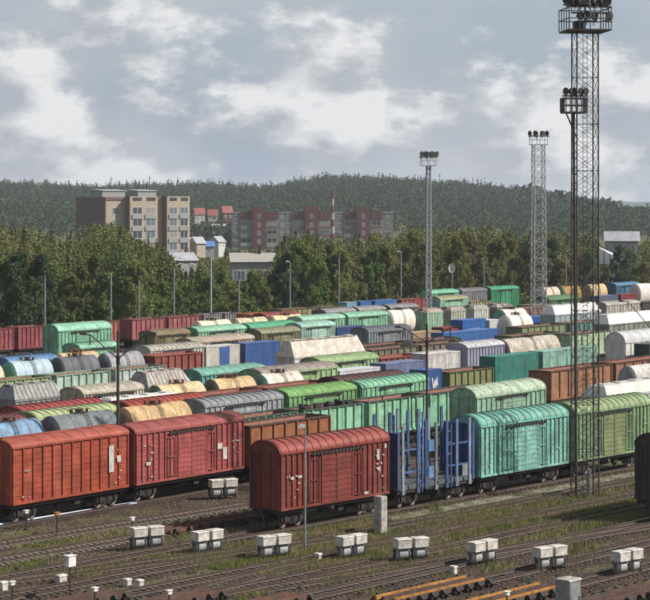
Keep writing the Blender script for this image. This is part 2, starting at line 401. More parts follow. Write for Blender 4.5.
# ================================================================== wagons
W2 = 1.6
def bogie_mesh(full):
    mb = MB()
    for s in (-1, 1):
        y0, y1 = (s*1.02 - .07, s*1.02 + .07)
        mb.prism_y([(-1.35, .60), (-1.35, 1.0), (-.8, 1.12), (-.35, 1.36), (.35, 1.36), (.8, 1.12), (1.35, 1.0), (1.35, .60), (.95, .50), (.55, .56), (.32, .34), (-.32, .34), (-.55, .56), (-.95, .50)], y0, y1)
        for x in (-.925, .925): mb.box(x-.17, x+.17, s*1.10, s*1.10+s*.12, .52, .98) if s > 0 else mb.box(x-.17, x+.17, -1.22, -1.10, .52, .98)
        for x in (-.16, 0, .16): mb.tube((x, s*1.11, .42), (x, s*1.11, .9), .07, 6)
    mb.box(-.25, .25, -1.1, 1.1, .7, 1.25)
    for x in (-.925, .925): mb.tube((x, -.8, .7), (x, .8, .7), .1, 8)
    if full:
        for x in (-.925, .925):
            for y in (-.8, .66): mb.prism_y([(x + .46*math.cos(w), .70 + .70*math.sin(w)) for w in [2*math.pi*k/12 for k in range(12)]], y, y+.14)
    return mb.mesh('bogie')
def wheel_mesh():
    mb = MB(); n = 20
    rings = [(.46, -.07), (.50, .055), (.50, .07), (.40, .075), (.36, .03), (.14, .03), (.12, .09), (0, .09)]
    vs_ = []; 
    for r, y in rings:
        for k in range(n):
            w = 2*math.pi*k/n; vs_.append((r*math.cos(w), -y, 1.5*r*math.sin(w)))
    fs_ = [(i*n+k, i*n+(k+1) % n, (i+1)*n+(k+1) % n, (i+1)*n+k) for i in range(len(rings)-1) for k in range(n)]
    fs_.append(tuple(range(n))[::-1])
    return mb.add(vs_, fs_).mesh('wheel')
def coupler_mesh():
    mb = MB(); mb.box(-.12, .42, -.13, .13, 1.28, 1.68)
    mb.prism_z([(.42, -.22), (.62, -.24), (.66, -.05), (.56, .02), (.66, .10), (.58, .24), (.42, .2)], 1.2, 1.76)
    return mb.mesh('coupler')
def under_mesh(Lw):
    mb = MB()
    mb.box(.05, Lw-.05, -.3, .3, 1.05, 1.585)
    for s in (-1, 1): mb.box(.1, Lw-.1, s*1.4-.08, s*1.4+.08, 1.3, 1.585)
    for x in (.15, .28*Lw, .5*Lw, .72*Lw, Lw-.35): mb.box(x, x+.2, -1.42, 1.42, 1.25, 1.57)
    mb.tube((.42*Lw, -.75, .95), (.42*Lw + 1.1, -.75, .95), .27, 10)
    mb.box(.56*Lw, .56*Lw+.7, -1.15, -.7, .75, 1.3)
    mb.tube((.2*Lw, -.9, .8), (.8*Lw, -.9, .8), .035, 5)
    return mb.mesh('underframe')
def running_gear(t, Lw, near):
    k = round(Lw, 1)
    link('underframe', cached(('uf', k), lambda: under_mesh(Lw)), t, 'undercarriage')
    off = min(2.1, Lw*.24)
    for x in (off, Lw - off):
        b = link('bogie', cached(('bg', not near), lambda: bogie_mesh(not near)), t, 'undercarriage', loc=(x, 0, 0))
        if near:
            for wx in (-.925, .925):
                for wy, r in ((-.80, 0), (.80, math.pi)):
                    link('wheel', cached('wh', wheel_mesh), b, 'wheel_steel', loc=(wx, wy, .75), rot=r)
    link('coupler', cached('cp', coupler_mesh), t, 'undercarriage', loc=(Lw, 0, 0))
    link('coupler', cached('cp', coupler_mesh), t, 'undercarriage', loc=(0, 0, 0), rot=math.pi)

def arch(eave, peak, w, n=10, flatten=1.0):
    pts = []
    for k in range(n+1):
        a = math.pi * k / n; y = w*math.cos(a); z = eave + (peak-eave)*(math.sin(a)**flatten)
        pts.append((y, z))
    return pts                     # from +w to -w over the top
def hx(c):
    if not isinstance(c, str): return c
    a = lin(c); m = .3*a[0] + .55*a[1] + .15*a[2]          # weathered: a little greyer and darker than fresh paint
    k = .58 + .22*min(a[:3])
    return tuple(max(.004, (m + (q-m)*1.06)*k) for q in a[:3]) + (1,)
def dim(c, f): c = hx(c); return (c[0]*f, c[1]*f, c[2]*f, 1)

def boxcar_meshes(Lw, eave, peak, style, near):
    n = 10
    body = MB()
    body.prism_x([(-W2, 1.58), (W2, 1.58)] + arch(eave, peak-.06, W2, n), 0, Lw)
    nd = 2.1 if style != 'plain' else 0
    xs = []
    npost = 7 if near else 5
    for k in range(npost+1):
        for sgn in (-1, 1):
            xs.append(Lw/2 + sgn*(nd + .05 + (Lw/2 - nd - .14) * k / npost))
    if style == 'plain': xs = [.09 + (Lw-.18)*k/12 for k in range(13)]
    for x in xs:
        for s in (-1, 1):
            y0 = s*W2; body.box(x-.06, x+.06, min(y0, y0+s*.12), max(y0, y0+s*.12), 1.6, eave-.05)
    for s in (-1, 1):
        y0 = s*W2; body.box(0, Lw, min(y0, y0+s*.14), max(y0, y0+s*.14), 1.58, 1.78)
        body.box(0, Lw, min(y0, y0+s*.14), max(y0, y0+s*.14), eave-.14, eave)
        if near or style == 'slats':
            nn = 9 if style != 'slats' else 15
            for k in range(1, nn):
                z = 1.8 + (eave-1.96)*k/nn
                h = .05 if style != 'slats' else .11
                body.box(.1, Lw-.1, min(y0, y0+s*.035), max(y0, y0+s*.035), z-h/2, z+h/2)
    for x in (0, Lw):                # end wall posts
        for y in (-1.5, -.55, .55, 1.5): body.box(x-.08 if x == 0 else x, x if x == 0 else x+.08, y-.06, y+.06, 1.6, eave+.1)
        body.box(x-.05 if x == 0 else x, x if x == 0 else x+.05, -1.6, 1.6, eave-.1, eave+.02)
    bm_ = body.mesh('body')
    roof = MB(); w = W2 + .09
    o = arch(eave-.02, peak, w, 14); i_ = [(y*.985, z-.07) for y, z in o][::-1]
    roof.prism_x(o + i_, -.12, Lw+.12)
    rf = roof.mesh('roof', True)
    ribs = MB()
    nr = 14 if near else 12
    for k in range(nr+1):
        x = (Lw-.1)*k/nr
        oo = arch(eave-.03, peak+.07, w+.035, 14); ii = [(y*.98, z-.09) for y, z in oo][::-1]
        ribs.prism_x(oo + ii, x, x+.11)
    rb = ribs.mesh('roof_rib')
    seams = MB()
    for k in range(9):
        x = (Lw-.05)*k/8; oo = arch(eave-.02, peak+.03, w+.015, 14); ii = [(y*.98, z-.06) for y, z in oo][::-1]; seams.prism_x(oo + ii, x, x+.06)
    seams.box(.3, Lw-.3, -.16, .16, peak-.02, peak+.1)
    return bm_, rf, (rb, seams.mesh('roof_seam'))
def door_mesh(eave, slats):
    mb = MB(); h0, h1 = 1.7, eave-.42
    mb.box(0, 2.0, -W2-.13, -W2-.06, h0, h1)
    for x in (0, 1.9): mb.box(x, x+.1, -W2-.19, -W2-.12, h0, h1)
    nn = 9
    for k in range(nn+1):
        z = h0 + (h1-h0-.12)*k/nn; mb.box(.1, 1.9, -W2-.17, -W2-.12, z, z+(.16 if slats else .09))
    return mb.mesh('door')
def doorrail_mesh(Lw, eave):
    mb = MB(); a, b = Lw/2-3.3, Lw/2+3.3
    mb.box(a, b, -W2-.24, -W2-.14, eave-.40, eave-.30)
    for k in range(14): 
        x = a+.2+(b-a-.6)*k/13; mb.box(x, x+.18, -W2-.27, -W2-.12, eave-.48, eave-.24)
    return mb.mesh('door_rail')
def hatch_mesh(eave):
    mb = MB(); z0, z1 = 1.95, eave-.75; zm = (z0+z1)/2
    for x in (0, 1.0): mb.box(x, x+.07, -W2-.15, -W2-.08, z0, z1)
    for z in (z0, zm-.05, z1-.08): mb.box(0, 1.07, -W2-.16, -W2-.08, z, z+.09)
    return mb.mesh('side_hatch')
def marks_mesh(Lw, seed, eave):
    r = random.Random(seed); mb = MB()
    for (x0, x1) in ((.55, 2.6), (Lw-2.2, Lw-.4)):
        for k in range(7):
            x = r.uniform(x0, x1-.4); z = r.choice([2.1, 2.5, 3.1, 3.6, 4.2, 4.9])
            w, h = r.uniform(.08, .3), r.uniform(.06, .14)
            mb.box(x, x+w, -W2-.13, -W2-.115, z, z+h)
    return mb.mesh('stencil_marks')
def ladder_mesh(z0, z1):
    mb = MB()
    for y in (-.2, .2): mb.tube((0, y, z0), (0, y, z1), .03, 5)
    k = z0+.2
    while k < z1: mb.tube((0, -.2, k), (0, .2, k), .025, 5); k += .42
    return mb.mesh('ladder')

GRP = 'freight wagons standing in the yard'
def boxcar(fr, u, v, Lw, body, roof, label, eave=6.2, peak=7.15, style='doors', near=False, mat='paint', rmat='roof_paint', ribs=True, plates=(), bscale=1.0, seed=1, door=None, detail=True):
    t = thing('boxcar', label, 'boxcar', fr.loc(u, v+W2), fr.rot, GRP)
    key = (round(Lw, 1), eave, peak, style, near)
    bm_, rf, rb = cached(('bx',)+key, lambda: boxcar_meshes(Lw, eave, peak, style, near))
    def variant(me, m): return cached((me.name, m), lambda: me.copy())
    bc, rc = hx(body), hx(roof)
    link('body', variant(bm_, mat), t, mat, bc)
    r = link('roof', variant(rf, rmat), t, rmat, rc)
    kind(link('roof_ribs', variant(rb[0], rmat), r, rmat, dim(rc, .62)), 'stuff') if ribs else kind(link('roof_seams', variant(rb[1], rmat), r, rmat, dim(rc, .72)), 'stuff')
    if style != 'plain':
        dm = cached(('door', eave, style, mat), lambda: door_mesh(eave, True))
        for x in (Lw/2-2.02, Lw/2+.02): link('door', dm, t, mat, hx(door) if door else bc, loc=(x, 0, 0))
        link('door_rail', cached(('dr', round(Lw, 1), eave), lambda: doorrail_mesh(Lw, eave)), t, 'steel_dark')
        if near:
            for x in (Lw/2-3.4, Lw/2+2.25): link('side_hatch', cached(('sh', eave), lambda: hatch_mesh(eave)), t, 'paint', dim(bc, .8), loc=(x, 0, 0))
    if near:
        kind(link('stencil_marks', cached(('mk', round(Lw, 1), seed, eave), lambda: marks_mesh(Lw, seed, eave)), t, 'stencil'), 'stuff')
        lm = cached(('lad', eave), lambda: ladder_mesh(1.2, eave))
        link('ladder', lm, t, 'steel_dark', loc=(-.13, 1.2, 0))
    for (x, z, w, h) in plates:
        link('plate', MB().box(x, x+w, -W2-.135, -W2-.115, z, z+h).mesh('plate'), t, 'stencil')
    running_gear(t, Lw, near); return t

def gondola_meshes(Lw, top, near):
    body = MB(); th = .09
    for s in (-1, 1):
        y0, y1 = sorted((s*(W2-.12), s*(W2-.12-th))); body.box(0, Lw, y0, y1, 1.58, top-.06)
        yy = s*(W2-.12)
        n = 7
        for k in range(n+1):
            x = .02 + (Lw-.2)*k/n; body.box(x, x+.16, min(yy, yy+s*.17), max(yy, yy+s*.17), 1.6, top-.1)
        body.box(0, Lw, min(yy, yy+s*.14), max(yy, yy+s*.14), 1.58, 1.82)
    for x in (0, Lw-th):
        body.box(x, x+th, -W2+.22, W2-.22, 1.58, top-.06)
        xx = x if x else x+th
        for z in (2.6, 3.7): body.box(xx-(.1 if x == 0 else 0), xx+(0 if x == 0 else .1), -W2+.15, W2-.15, z, z+.2)
    rim = MB()
    for s in (-1, 1):
        y0, y1 = sorted((s*(W2-.24), s*(W2+.01))); rim.box(-.06, Lw+.06, y0, y1, top-.16, top)
    for x in (-.06, Lw-.12): rim.box(x, x+.18, -W2+.25, W2-.25, top-.16, top)
    li = MB()
    li.box(.1, Lw-.1, -W2+.23, W2-.23, 1.6, 1.7)
    for s in (-1, 1):
        y0, y1 = sorted((s*(W2-.215), s*(W2-.235))); li.box(.1, Lw-.1, y0, y1, 1.6, top-.17)
    for x in (.095, Lw-.115): li.box(x, x+.02, -W2+.24, W2-.24, 1.6, top-.17)
    return body.mesh('body'), rim.mesh('top_rim'), li.mesh('lining')
def gondola(fr, u, v, Lw, body, rimc, label, top=5.3, near=False, mat='paint', load=None):
    t = thing('gondola_wagon', label, 'gondola wagon', fr.loc(u, v+W2), fr.rot, GRP)
    a, b, c = cached(('go', round(Lw, 1), top), lambda: gondola_meshes(Lw, top, near))
    link('body', cached((a.name, mat), lambda: a.copy()), t, mat, hx(body))
    link('top_rim', cached((b.name, mat), lambda: b.copy()), t, mat, hx(rimc))
    link('lining', c, t, 'rust_lining')
    if load:
        mb = MB(); r = random.Random(int(u*10))
        for k in range(26):
            x = r.uniform(.6, Lw-.9); y = r.uniform(-1.1, 1.1); z = 1.7; w, d_, h = r.uniform(.3, .9), r.uniform(.3, .7), (top-1.7)*r.uniform(.75, 1.12)
            mb.prism_z([(x-w/2, y-d_/2), (x+w*.6, y-d_*.4), (x+w*.4, y+d_*.6), (x-w*.3, y+d_*.45)], z, z+h)
        link('scrap_load', mb.mesh('scrap_load'), t, 'steel_dark')
    running_gear(t, Lw, near); return t

def tank_meshes(Lw, r, cz):
    x0, x1 = .05, Lw-.05; d = .5
    b = MB(); b.lathe_x([(x0+d, r), (x1-d, r)], cz, 28)
    cap = MB(); cap.lathe_x([(x0, 0), (x0+.04, r*.35), (x0+.14, r*.64), (x0+.3, r*.87), (x0+d, r)], cz, 28)
    cap2 = MB(); cap2.lathe_x([(x1-d, r), (x1-.3, r*.87), (x1-.14, r*.64), (x1-.04, r*.35), (x1, 0)], cz, 28)
    bands = []
    for f in (.28, .72):
        m = MB(); x = x0 + (x1-x0)*f; m.lathe_x([(x, r-.02), (x, r+.02), (x+.08, r+.02), (x+.08, r-.02)], cz, 28); bands.append(m.mesh('band', True))
    h = MB(); xm = Lw/2; zt = cz + 1.5*r
    h.add(*_cyl(xm, 0, zt-.1, zt+.28, .3, 12)); h.add(*_cyl(xm, 0, zt+.28, zt+.35, .34, 12))
    h.box(xm-.9, xm+.9, -.4, .4, zt-.04, zt+.03)
    for y in (-.55, .55):
        for x in (-1.0, 0, 1.0): h.tube((xm+x, y, zt), (xm+x, y*.8, zt+.36), .025, 4)
        h.tube((xm-1.0, y*.8, zt+.36), (xm+1.0, y*.8, zt+.36), .025, 4)
    h.add(*_cyl(xm-.95, .1, zt, zt+.35, .16, 8)); h.add(*_cyl(xm+.95, -.1, zt, zt+.3, .14, 8))
    sd_ = MB()
    for x in (2.0, Lw-2.4): sd_.box(x, x+.5, -1.25, 1.25, 1.55, cz-1.5*r*.72)
    sd_.box(.2, Lw-.2, -.5, .5, 1.5, cz-1.5*r*.96)
    la = MB()
    for x in (-.22, .22):
        pts = [(xm+x, -(r+.12)*math.cos(w), cz + 1.5*(r+.12)*math.sin(w)) for w in [math.radians(q) for q in (-40, -15, 15, 40, 62, 80)]]
        for p, q in zip(pts, pts[1:]): la.tube(p, q, .03, 4)
    for w in range(-38, 80, 8):
        a_ = math.radians(w); y, z = -(r+.12)*math.cos(a_), cz + 1.5*(r+.12)*math.sin(a_); la.tube((xm-.22, y, z), (xm+.22, y, z), .025, 4)
    return b.mesh('barrel', True), cap.mesh('end_cap', True), cap2.mesh('end_cap', True), bands, h.mesh('hatch'), sd_.mesh('saddle'), la.mesh('ladder')
def _cyl(x, y, z0, z1, r, n):
    vs_ = [(x+r*math.cos(2*math.pi*k/n), y+r*math.sin(2*math.pi*k/n), z) for z in (z0, z1) for k in range(n)]
    return vs_, [(k, (k+1) % n, n+(k+1) % n, n+k) for k in range(n)] + [tuple(range(n, 2*n)), tuple(range(n))[::-1]]
def tankcar(fr, u, v, Lw, body, capc, label, r=1.55, cz=4.5, near=False, mat='paint', band=None, hatchc=None):
    t = thing('tank_wagon', label, 'tank wagon', fr.loc(u, v+W2), fr.rot, GRP)
    ms = cached(('tk', round(Lw, 1), r, cz), lambda: tank_meshes(Lw, r, cz))
    def var(me, m): return cached((me.name, m), lambda: me.copy())
    bc = hx(body)
    link('barrel', var(ms[0], mat), t, mat, bc)
    link('end_cap', var(ms[1], mat), t, mat, hx(capc)); link('end_cap', var(ms[2], mat), t, mat, hx(capc))
    for b in ms[3]: link('band', var(b, mat), t, mat, dim(band or body, .8 if not band else 1))
    link('hatch', var(ms[4], 'paint_rusty'), t, 'paint_rusty', hx(hatchc or '#4a3a30'))
    link('saddle', ms[5], t, 'undercarriage'); link('ladder', ms[6], t, 'steel_dark')
    running_gear(t, Lw, near); return t

def hopper_meshes(Lw, eave, top, tw, nrib, slope):
    body = MB(); roof = MB(); ribs = MB()
    sl = slope
    # end-sloped box: lower edge shorter than upper one
    body.prism_y([(sl, 1.7), (Lw-sl, 1.7), (Lw, 2.9), (Lw, eave), (0, eave), (0, 2.9)], -W2+.05, W2-.05)
    for k in range(nrib+1):
        x = .02 + (Lw-.16)*k/nrib
        for s in (-1, 1):
            y0, y1 = sorted((s*(W2-.05), s*(W2+.05))); body.box(x, x+.12, y0, y1, 2.2, eave-.02)
    for s in (-1, 1):
        y0, y1 = sorted((s*(W2-.05), s*(W2+.06))); body.box(0, Lw, y0, y1, 1.95, 2.2); body.box(0, Lw, y0, y1, eave-.22, eave-.03)
    e = .55
    prof0 = [(-W2-.06, eave), (W2+.06, eave), (tw, top), (-tw, top)]
    v0 = [(-.06, y, z) for y, z in prof0[:2]] + [(e, y, z) for y, z in prof0[2:]]
    v1 = [(Lw+.06, y, z) for y, z in prof0[:2]] + [(Lw-e, y, z) for y, z in prof0[2:]]
    roof.add(v0+v1, [(3,2,1,0), (4,5,6,7), (0,1,5,4), (1,2,6,5), (2,3,7,6), (3,0,4,7)])
    for k in range(nrib+1):
        x = .7 + (Lw-1.5)*k/nrib
        for s in (-1, 1):
            p = [(s*(W2+.07), eave-.02), (s*(W2+.07), eave+.06), (s*tw, top+.07), (s*tw, top-.03)]
            if s < 0: p = p[::-1]
            ribs.prism_x(p[::-1], x, x+.13)
    hat = MB()
    for k in range(4):
        x = Lw*(k+.5)/4; hat.box(x-.55, x+.55, -.5, .5, top, top+.14)
    hat.box(.8, Lw-.8, -.75, -.6, top+.01, top+.06)
    fun = MB()
    for k in (.3, .7):
        x = Lw*k; fun.add([(x-1.3, -1.3, 1.72), (x+1.3, -1.3, 1.72), (x+1.3, 1.3, 1.72), (x-1.3, 1.3, 1.72), (x-.4, -.5, .7), (x+.4, -.5, .7), (x+.4, .5, .7), (x-.4, .5, .7)],
                [(0,1,2,3), (4,7,6,5), (0,4,5,1), (1,5,6,2), (2,6,7,3), (3,7,4,0)])
    return body.mesh('body'), roof.mesh('roof'), ribs.mesh('roof_ribs'), hat.mesh('roof_hatches'), fun.mesh('discharge_funnels')
def hopper(fr, u, v, Lw, body, roof, label, eave=5.6, top=7.0, tw=.8, nrib=9, slope=.5, mat='paint', rmat='roof_paint', ribs=True, ribc=None):
    t = thing('hopper_wagon', label, 'hopper wagon', fr.loc(u, v+W2), fr.rot, GRP)
    ms = cached(('hp', round(Lw, 1), eave, top, tw, nrib, slope), lambda: hopper_meshes(Lw, eave, top, tw, nrib, slope))
    def var(me, m): return cached((me.name, m), lambda: me.copy())
    link('body', var(ms[0], mat), t, mat, hx(body)); r = link('roof', var(ms[1], rmat), t, rmat, hx(roof))
    if ribs: kind(link('roof_ribs', var(ms[2], rmat), r, rmat, hx(ribc) if ribc else dim(roof, .55)), 'stuff')
    link('roof_hatches', var(ms[3], rmat), r, rmat, dim(roof, .9))
    link('discharge_funnels', ms[4], t, 'undercarriage')
    running_gear(t, Lw, False); return t

def flat_meshes(Lw):
    d = MB(); d.box(0, Lw, -1.45, 1.45, 1.6, 1.9)
    for s in (-1, 1):
        y0, y1 = sorted((s*1.45, s*1.56)); d.box(0, Lw, y0, y1, 1.58, 1.98)
        for k in range(9):
            x = .2 + (Lw-.6)*k/8; ya, yb = sorted((s*1.56, s*1.66)); d.box(x, x+.2, ya, yb, 1.62, 1.95)
    return d.mesh('deck')
def flatcar(fr, u, v, Lw, col, label, near=False):
    t = thing('flat_wagon', label, 'flat wagon', fr.loc(u, v+W2), fr.rot, GRP)
    link('deck', cached(('fl', round(Lw, 1)), lambda: flat_meshes(Lw)), t, 'paint_rusty', hx(col))
    running_gear(t, Lw, near); return t
def container_meshes(Lc, h):
    b = MB(); z0 = 0; w = 1.22
    n = int(Lc/.28); pts = []
    for s in (-1, 1):
        vs_ = []; 
        for k in range(n*4+1):
            x = .12 + (Lc-.24)*k/(n*4); y = s*(w - (.05 if (k // 2) % 2 else 0.0)); vs_ += [(x, y, .16), (x, y, h-.14)]
        m = n*4
        fs_ = [(2*k, 2*k+2, 2*k+3, 2*k+1) for k in range(m)]
        if s > 0: fs_ = [f[::-1] for f in fs_]
        b.add(vs_, fs_)
        b.add([(0, s*(w-.06), 0), (Lc, s*(w-.06), 0), (Lc, s*(w-.06), h), (0, s*(w-.06), h)], [(0,1,2,3) if s < 0 else (3,2,1,0)])
    b.box(.02, Lc-.02, -w+.07, w-.07, h-.08, h-.02); b.box(.02, Lc-.02, -w+.07, w-.07, .02, .1)
    b.box(Lc-.08, Lc-.02, -w+.08, w-.08, .1, h-.1)
    fr_ = MB()
    for x in (0, Lc-.14):
        for s in (-1, 1):
            y0, y1 = sorted((s*(w+.02), s*(w-.13))); fr_.box(x, x+.14, y0, y1, 0, h)
        for z in (0, h-.16): fr_.box(x+.02, x+.12, -w+.13, w-.13, z, z+.16)
    for s in (-1, 1):
        y0, y1 = sorted((s*(w+.015), s*(w-.09)))
        for z in (0.005, h-.15): fr_.box(.14, Lc-.14, y0, y1, z, z+.145)
    do = MB()
    for y in (-1.09, .01): do.box(-.02, .06, y, y+1.08, .17, h-.17)
    for y in (-.85, -.3, .3, .85): do.tube((-.05, y, .2), (-.05, y, h-.2), .03, 5)
    return b.mesh('body'), fr_.mesh('corner_frame'), do.mesh('end_doors')
def heart_mesh(kind_):
    mb = MB()
    if kind_ == 'heart':
        pts = []
        for k in range(24):
            w = 2*math.pi*k/24; pts.append((.85*(math.sin(w)**3)*1.0, 1.5*(.42*math.cos(w)-.16*math.cos(2*w)-.06*math.cos(3*w)-.03*math.cos(4*w))))
        mb.prism_y([(p[0], p[1]) for p in pts], -.02, 0); 
        mb.prism_y([(p[0]*.7+1.0, p[1]*.7-.1) for p in pts], -.02, 0)
    elif kind_ == 'zig':
        for (x0, z0, x1, z1) in ((-.5, .7, -.15, -.7), (-.15, -.7, .15, .5), (.15, .5, .3, -.6), (.3, -.6, .55, .75), (.55, .75, .7, -.3)):
            mb.prism_y([(x0-.1, z0), (x0+.1, z0), (x1+.1, z1), (x1-.1, z1)], -.02, 0)
    else:
        for k in range(4):
            x = -1.2 + .75*k
            mb.prism_y([(x, -.3), (x+.3, -.3), (x+.55, .35), (x+.25, .35)], -.02, 0)
        mb.box(-1.9, -1.35, -.02, 0, -.25, .3)
    return mb.mesh('logo')
def container(fr, u, v, Lc, col, label, h=3.85, z=1.985, mat='paint_clean', logo=None, vc=None, roofc=None):
    t = thing('shipping_container', label, 'container', fr.loc(u, v+W2, z), fr.rot, 'shipping containers riding on flat wagons')
    a, b, c = cached(('co', round(Lc, 1), h), lambda: container_meshes(Lc, h))
    link('body', cached((a.name, mat), lambda: a.copy()), t, mat, hx(col)); link('corner_frame', cached((b.name, mat), lambda: b.copy()), t, mat, dim(col, .85))
    link('end_doors', cached((c.name, mat), lambda: c.copy()), t, mat, dim(col, .9))
    if logo: link('logo', heart_mesh(logo), t, 'white_mark', loc=(Lc*.3 if logo == 'heart' else Lc*.5, -1.25, h*.55))
    return t

# ------------------------------------------------------------------ nearest train (first family of tracks)
VA = 111.5
def ua(x): return F1.u_at(x, VA)
boxcar(F1, ua(280.1), VA, ua(388.4)-ua(280.1), '#8c3128', '#a5443a', 'dark red boxcar with ribbed arched roof standing alone beside the tall mast track', near=True, seed=3,
       plates=((1.15, 4.0, .45, .2), (2.05, 4.05, .5, .2), (12.25, 4.6, .34, .9), (12.25, 3.75, .45, .22), (13.3, 5.5, .25, .35), (10.6, 1.85, .5, .22)))
boxcar(F1, ua(480), VA, ua(567.6)-ua(480), '#8fd0c4', '#7cc2b2', 'turquoise boxcar with ribbed arched roof between the blue stake wagon and the mast', near=True, seed=5)
boxcar(F1, ua(574.5), VA, 13.9, '#86ab80', '#9ab482', 'sage green boxcar directly behind the tall dark lattice mast', near=True, seed=8, door='#8a9c6c')
boxcar(F1, F1.u_at(669, 90.4), 90.4, 13.0, '#34353a', '#3b3c40', 'charcoal grey boxcar cut off by the right edge, nearest of all wagons', near=True, style='slats', seed=9)

def stake_wagon(u, v, Lw):
    t = thing('stake_wagon', 'blue timber wagon with upright stakes coupled behind the dark red boxcar', 'stake wagon', F1.loc(u, v+W2), F1.rot, GRP)
    link('deck', flat_meshes(Lw), t, 'paint_rusty', hx('#5d6a74'))
    def bulk():
        mb = MB(); mb.box(0, .12, -1.52, 1.52, 1.9, 6.55)
        for y in (-1.45, -.5, .42, 1.37): mb.box(-.1, 0, y, y+.1, 1.9, 6.5)
        for z in (3.2, 4.6, 6.4): mb.box(-.08, 0, -1.5, 1.5, z, z+.12)
        for y in (-1.62, 1.52): mb.box(-.12, .2, y, y+.1, 1.7, 6.6)
        return mb.mesh('end_bulkhead')
    bk = bulk()
    link('end_bulkhead', bk, t, 'paint', hx('#2f5a98'), loc=(.12, 0, 0)); link('end_bulkhead', bk, t, 'paint', hx('#2a56a0'), loc=(Lw-.3, 0, 0))
    def stake(wide):
        mb = MB(); w = .16
        mb.box(-w, w, -.07, .07, 1.7, 7.6)
        mb.box(-w-.05, w+.05, -.1, .1, 1.7, 2.5)
        if wide:
            mb.box(w+.35, w+.5, -.07, .07, 1.7, 7.3)
            for z in (2.6, 3.6, 4.6, 5.6, 6.6): mb.box(w, w+.36, -.05, .05, z, z+.12)
        return mb.mesh('stake')
    s1, s2 = stake(False), stake(True)
    cols = ['#8fa9be', '#3f6ca6', '#2c5590', '#7f93a3', '#3a66a4', '#6c96c2']
    for k, f in enumerate((.07, .26, .36, .49, .63, .76, .93)):
        for y in (-1.56, 1.56):
            link('stake', s2 if k in (1, 4) else s1, t, 'paint', hx(cols[(k + (y > 0)) % 6]), loc=(Lw*f, y, (.35 if y > 0 else -.5) + (.25 if k == 2 else 0)))
    for y in (-1.5, 1.5):
        for z in (3.0, 4.9):
            link('side_rail', MB().box(Lw*.07, Lw*.36 if z < 4 else Lw*.30, y-.05, y+.05, z, z+.16).mesh('side_rail'), t, 'paint', hx('#3f6ca6'))
            link('side_rail', MB().box(Lw*.63, Lw*.93, y-.05, y+.05, z, z+.16).mesh('side_rail'), t, 'paint', hx('#3f6ca6'))
    mb = MB()
    mb.tube((Lw*.07, 1.56, 7.0), (Lw*.4, 1.56, 6.7), .03, 4); mb.tube((Lw*.4, 1.56, 6.7), (Lw*.76, 1.56, 7.1), .03, 4)
    link('tie_cable', mb.mesh('tie_cable'), t, 'steel_dark')
    pn = MB().box(0, .8, -.04, .04, 0, 1.0).mesh('side_board')
    for x, z, c in ((.40, 4.6, '#5d92c4'), (.40, 2.3, '#6b9cc8'), (.84, 2.0, '#9aa7ad')): link('side_board', pn, t, 'paint', hx(c), loc=(Lw*x, -1.5, z))
    running_gear(t, Lw, True)
stake_wagon(ua(397.5), VA, ua(475)-ua(397.5))

# ------------------------------------------------------------------ the rows of the yard
def row(ri, items):
    v = RV[ri] if ri >= 0 else 110.8
    end = -1e9
    for it in sorted(items, key=lambda q: q[1]):
        kd, x0, x1, kw = it[0], it[1], it[2], dict(it[3])
        u0, u1 = F2.u_at(x0, v), F2.u_at(x1, v)
        Lw = round(u1 - u0, 1); u0 = max(u0, end + 1.0)
        lab = kw.pop('label')
        if kd == 'B' and ri > 1: kw.setdefault('peak', 6.82)
        if kd == 'B': boxcar(F2, u0, v, Lw, kw.pop('c'), kw.pop('r'), lab, **kw)
        elif kd == 'G': gondola(F2, u0, v, Lw, kw.pop('c'), kw.pop('r', '#4a3028'), lab, **kw)
        elif kd == 'T': tankcar(F2, u0, v, Lw, kw.pop('c'), kw.pop('e', '#3a3f3c'), lab, **kw)
        elif kd == 'H': hopper(F2, u0, v, Lw, kw.pop('c'), kw.pop('r'), lab, **kw)
        elif kd == 'F': flatcar(F2, u0, v, Lw, kw.pop('c'), lab)
        elif kd == 'C':
            flatcar(F2, u0, v, Lw, kw.pop('fc', '#4a3a34'), 'flat wagon underneath the ' + kw.pop('s'))
            Lc = kw.pop('Lc', None) or Lw - .3
            container(F2, u0 + .15, v, Lc, kw.pop('c'), lab, **kw)
        end = u0 + Lw
D = dict
row(-1, [('H', 607, 668, D(c='#c9c9c6', r='#dcdad4', eave=4.9, top=6.1, tw=1.0, ribs=False, mat='paint_clean', rmat='paint_clean', label='white hopper wagon with smooth rounded roof behind the sage green boxcar'))])
row(0, [('B', 476, 545, D(c='#9fcbb0', r='#b9d1b8', rmat='roof_rusty', ribs=False, eave=6.0, peak=7.0, label='mint boxcar with rust-stained pale roof behind the turquoise boxcar', near=False, style='doors'))])
row(1, [('B', 12, 128, D(c='#b94d30', r='#b8543e', style='plain', near=True, seed=11, ribs=False, eave=6.3, peak=6.9, plates=((11.7, 3.1, .62, 2.3), (12.75, 3.9, .5, .55)), label='bright orange-red boxcar at the left edge with a pale grey patch')),
        ('B', 135, 243, D(c='#ba5a58', r='#a84b46', style='doors', near=True, seed=13, ribs=False, eave=6.15, peak=6.8, plates=((11.3, 3.7, .7, .55), (12.1, 2.7, .6, 1.1), (1.3, 3.2, .6, .3)), label='faded pinkish red slatted boxcar coupled to the orange one')),
        ('G', 250, 331, D(c='#a8673c', r='#3a2a22', mat='paint_rusty', top=5.4, label='rusty ochre brown gondola showing above the dark red boxcar roof')),
        ('T', 637, 690, D(c='#d8d6d0', e='#9b9d9e', r=1.4, cz=4.0, label='white tank wagon with grey end at the right edge above a white hopper'))])
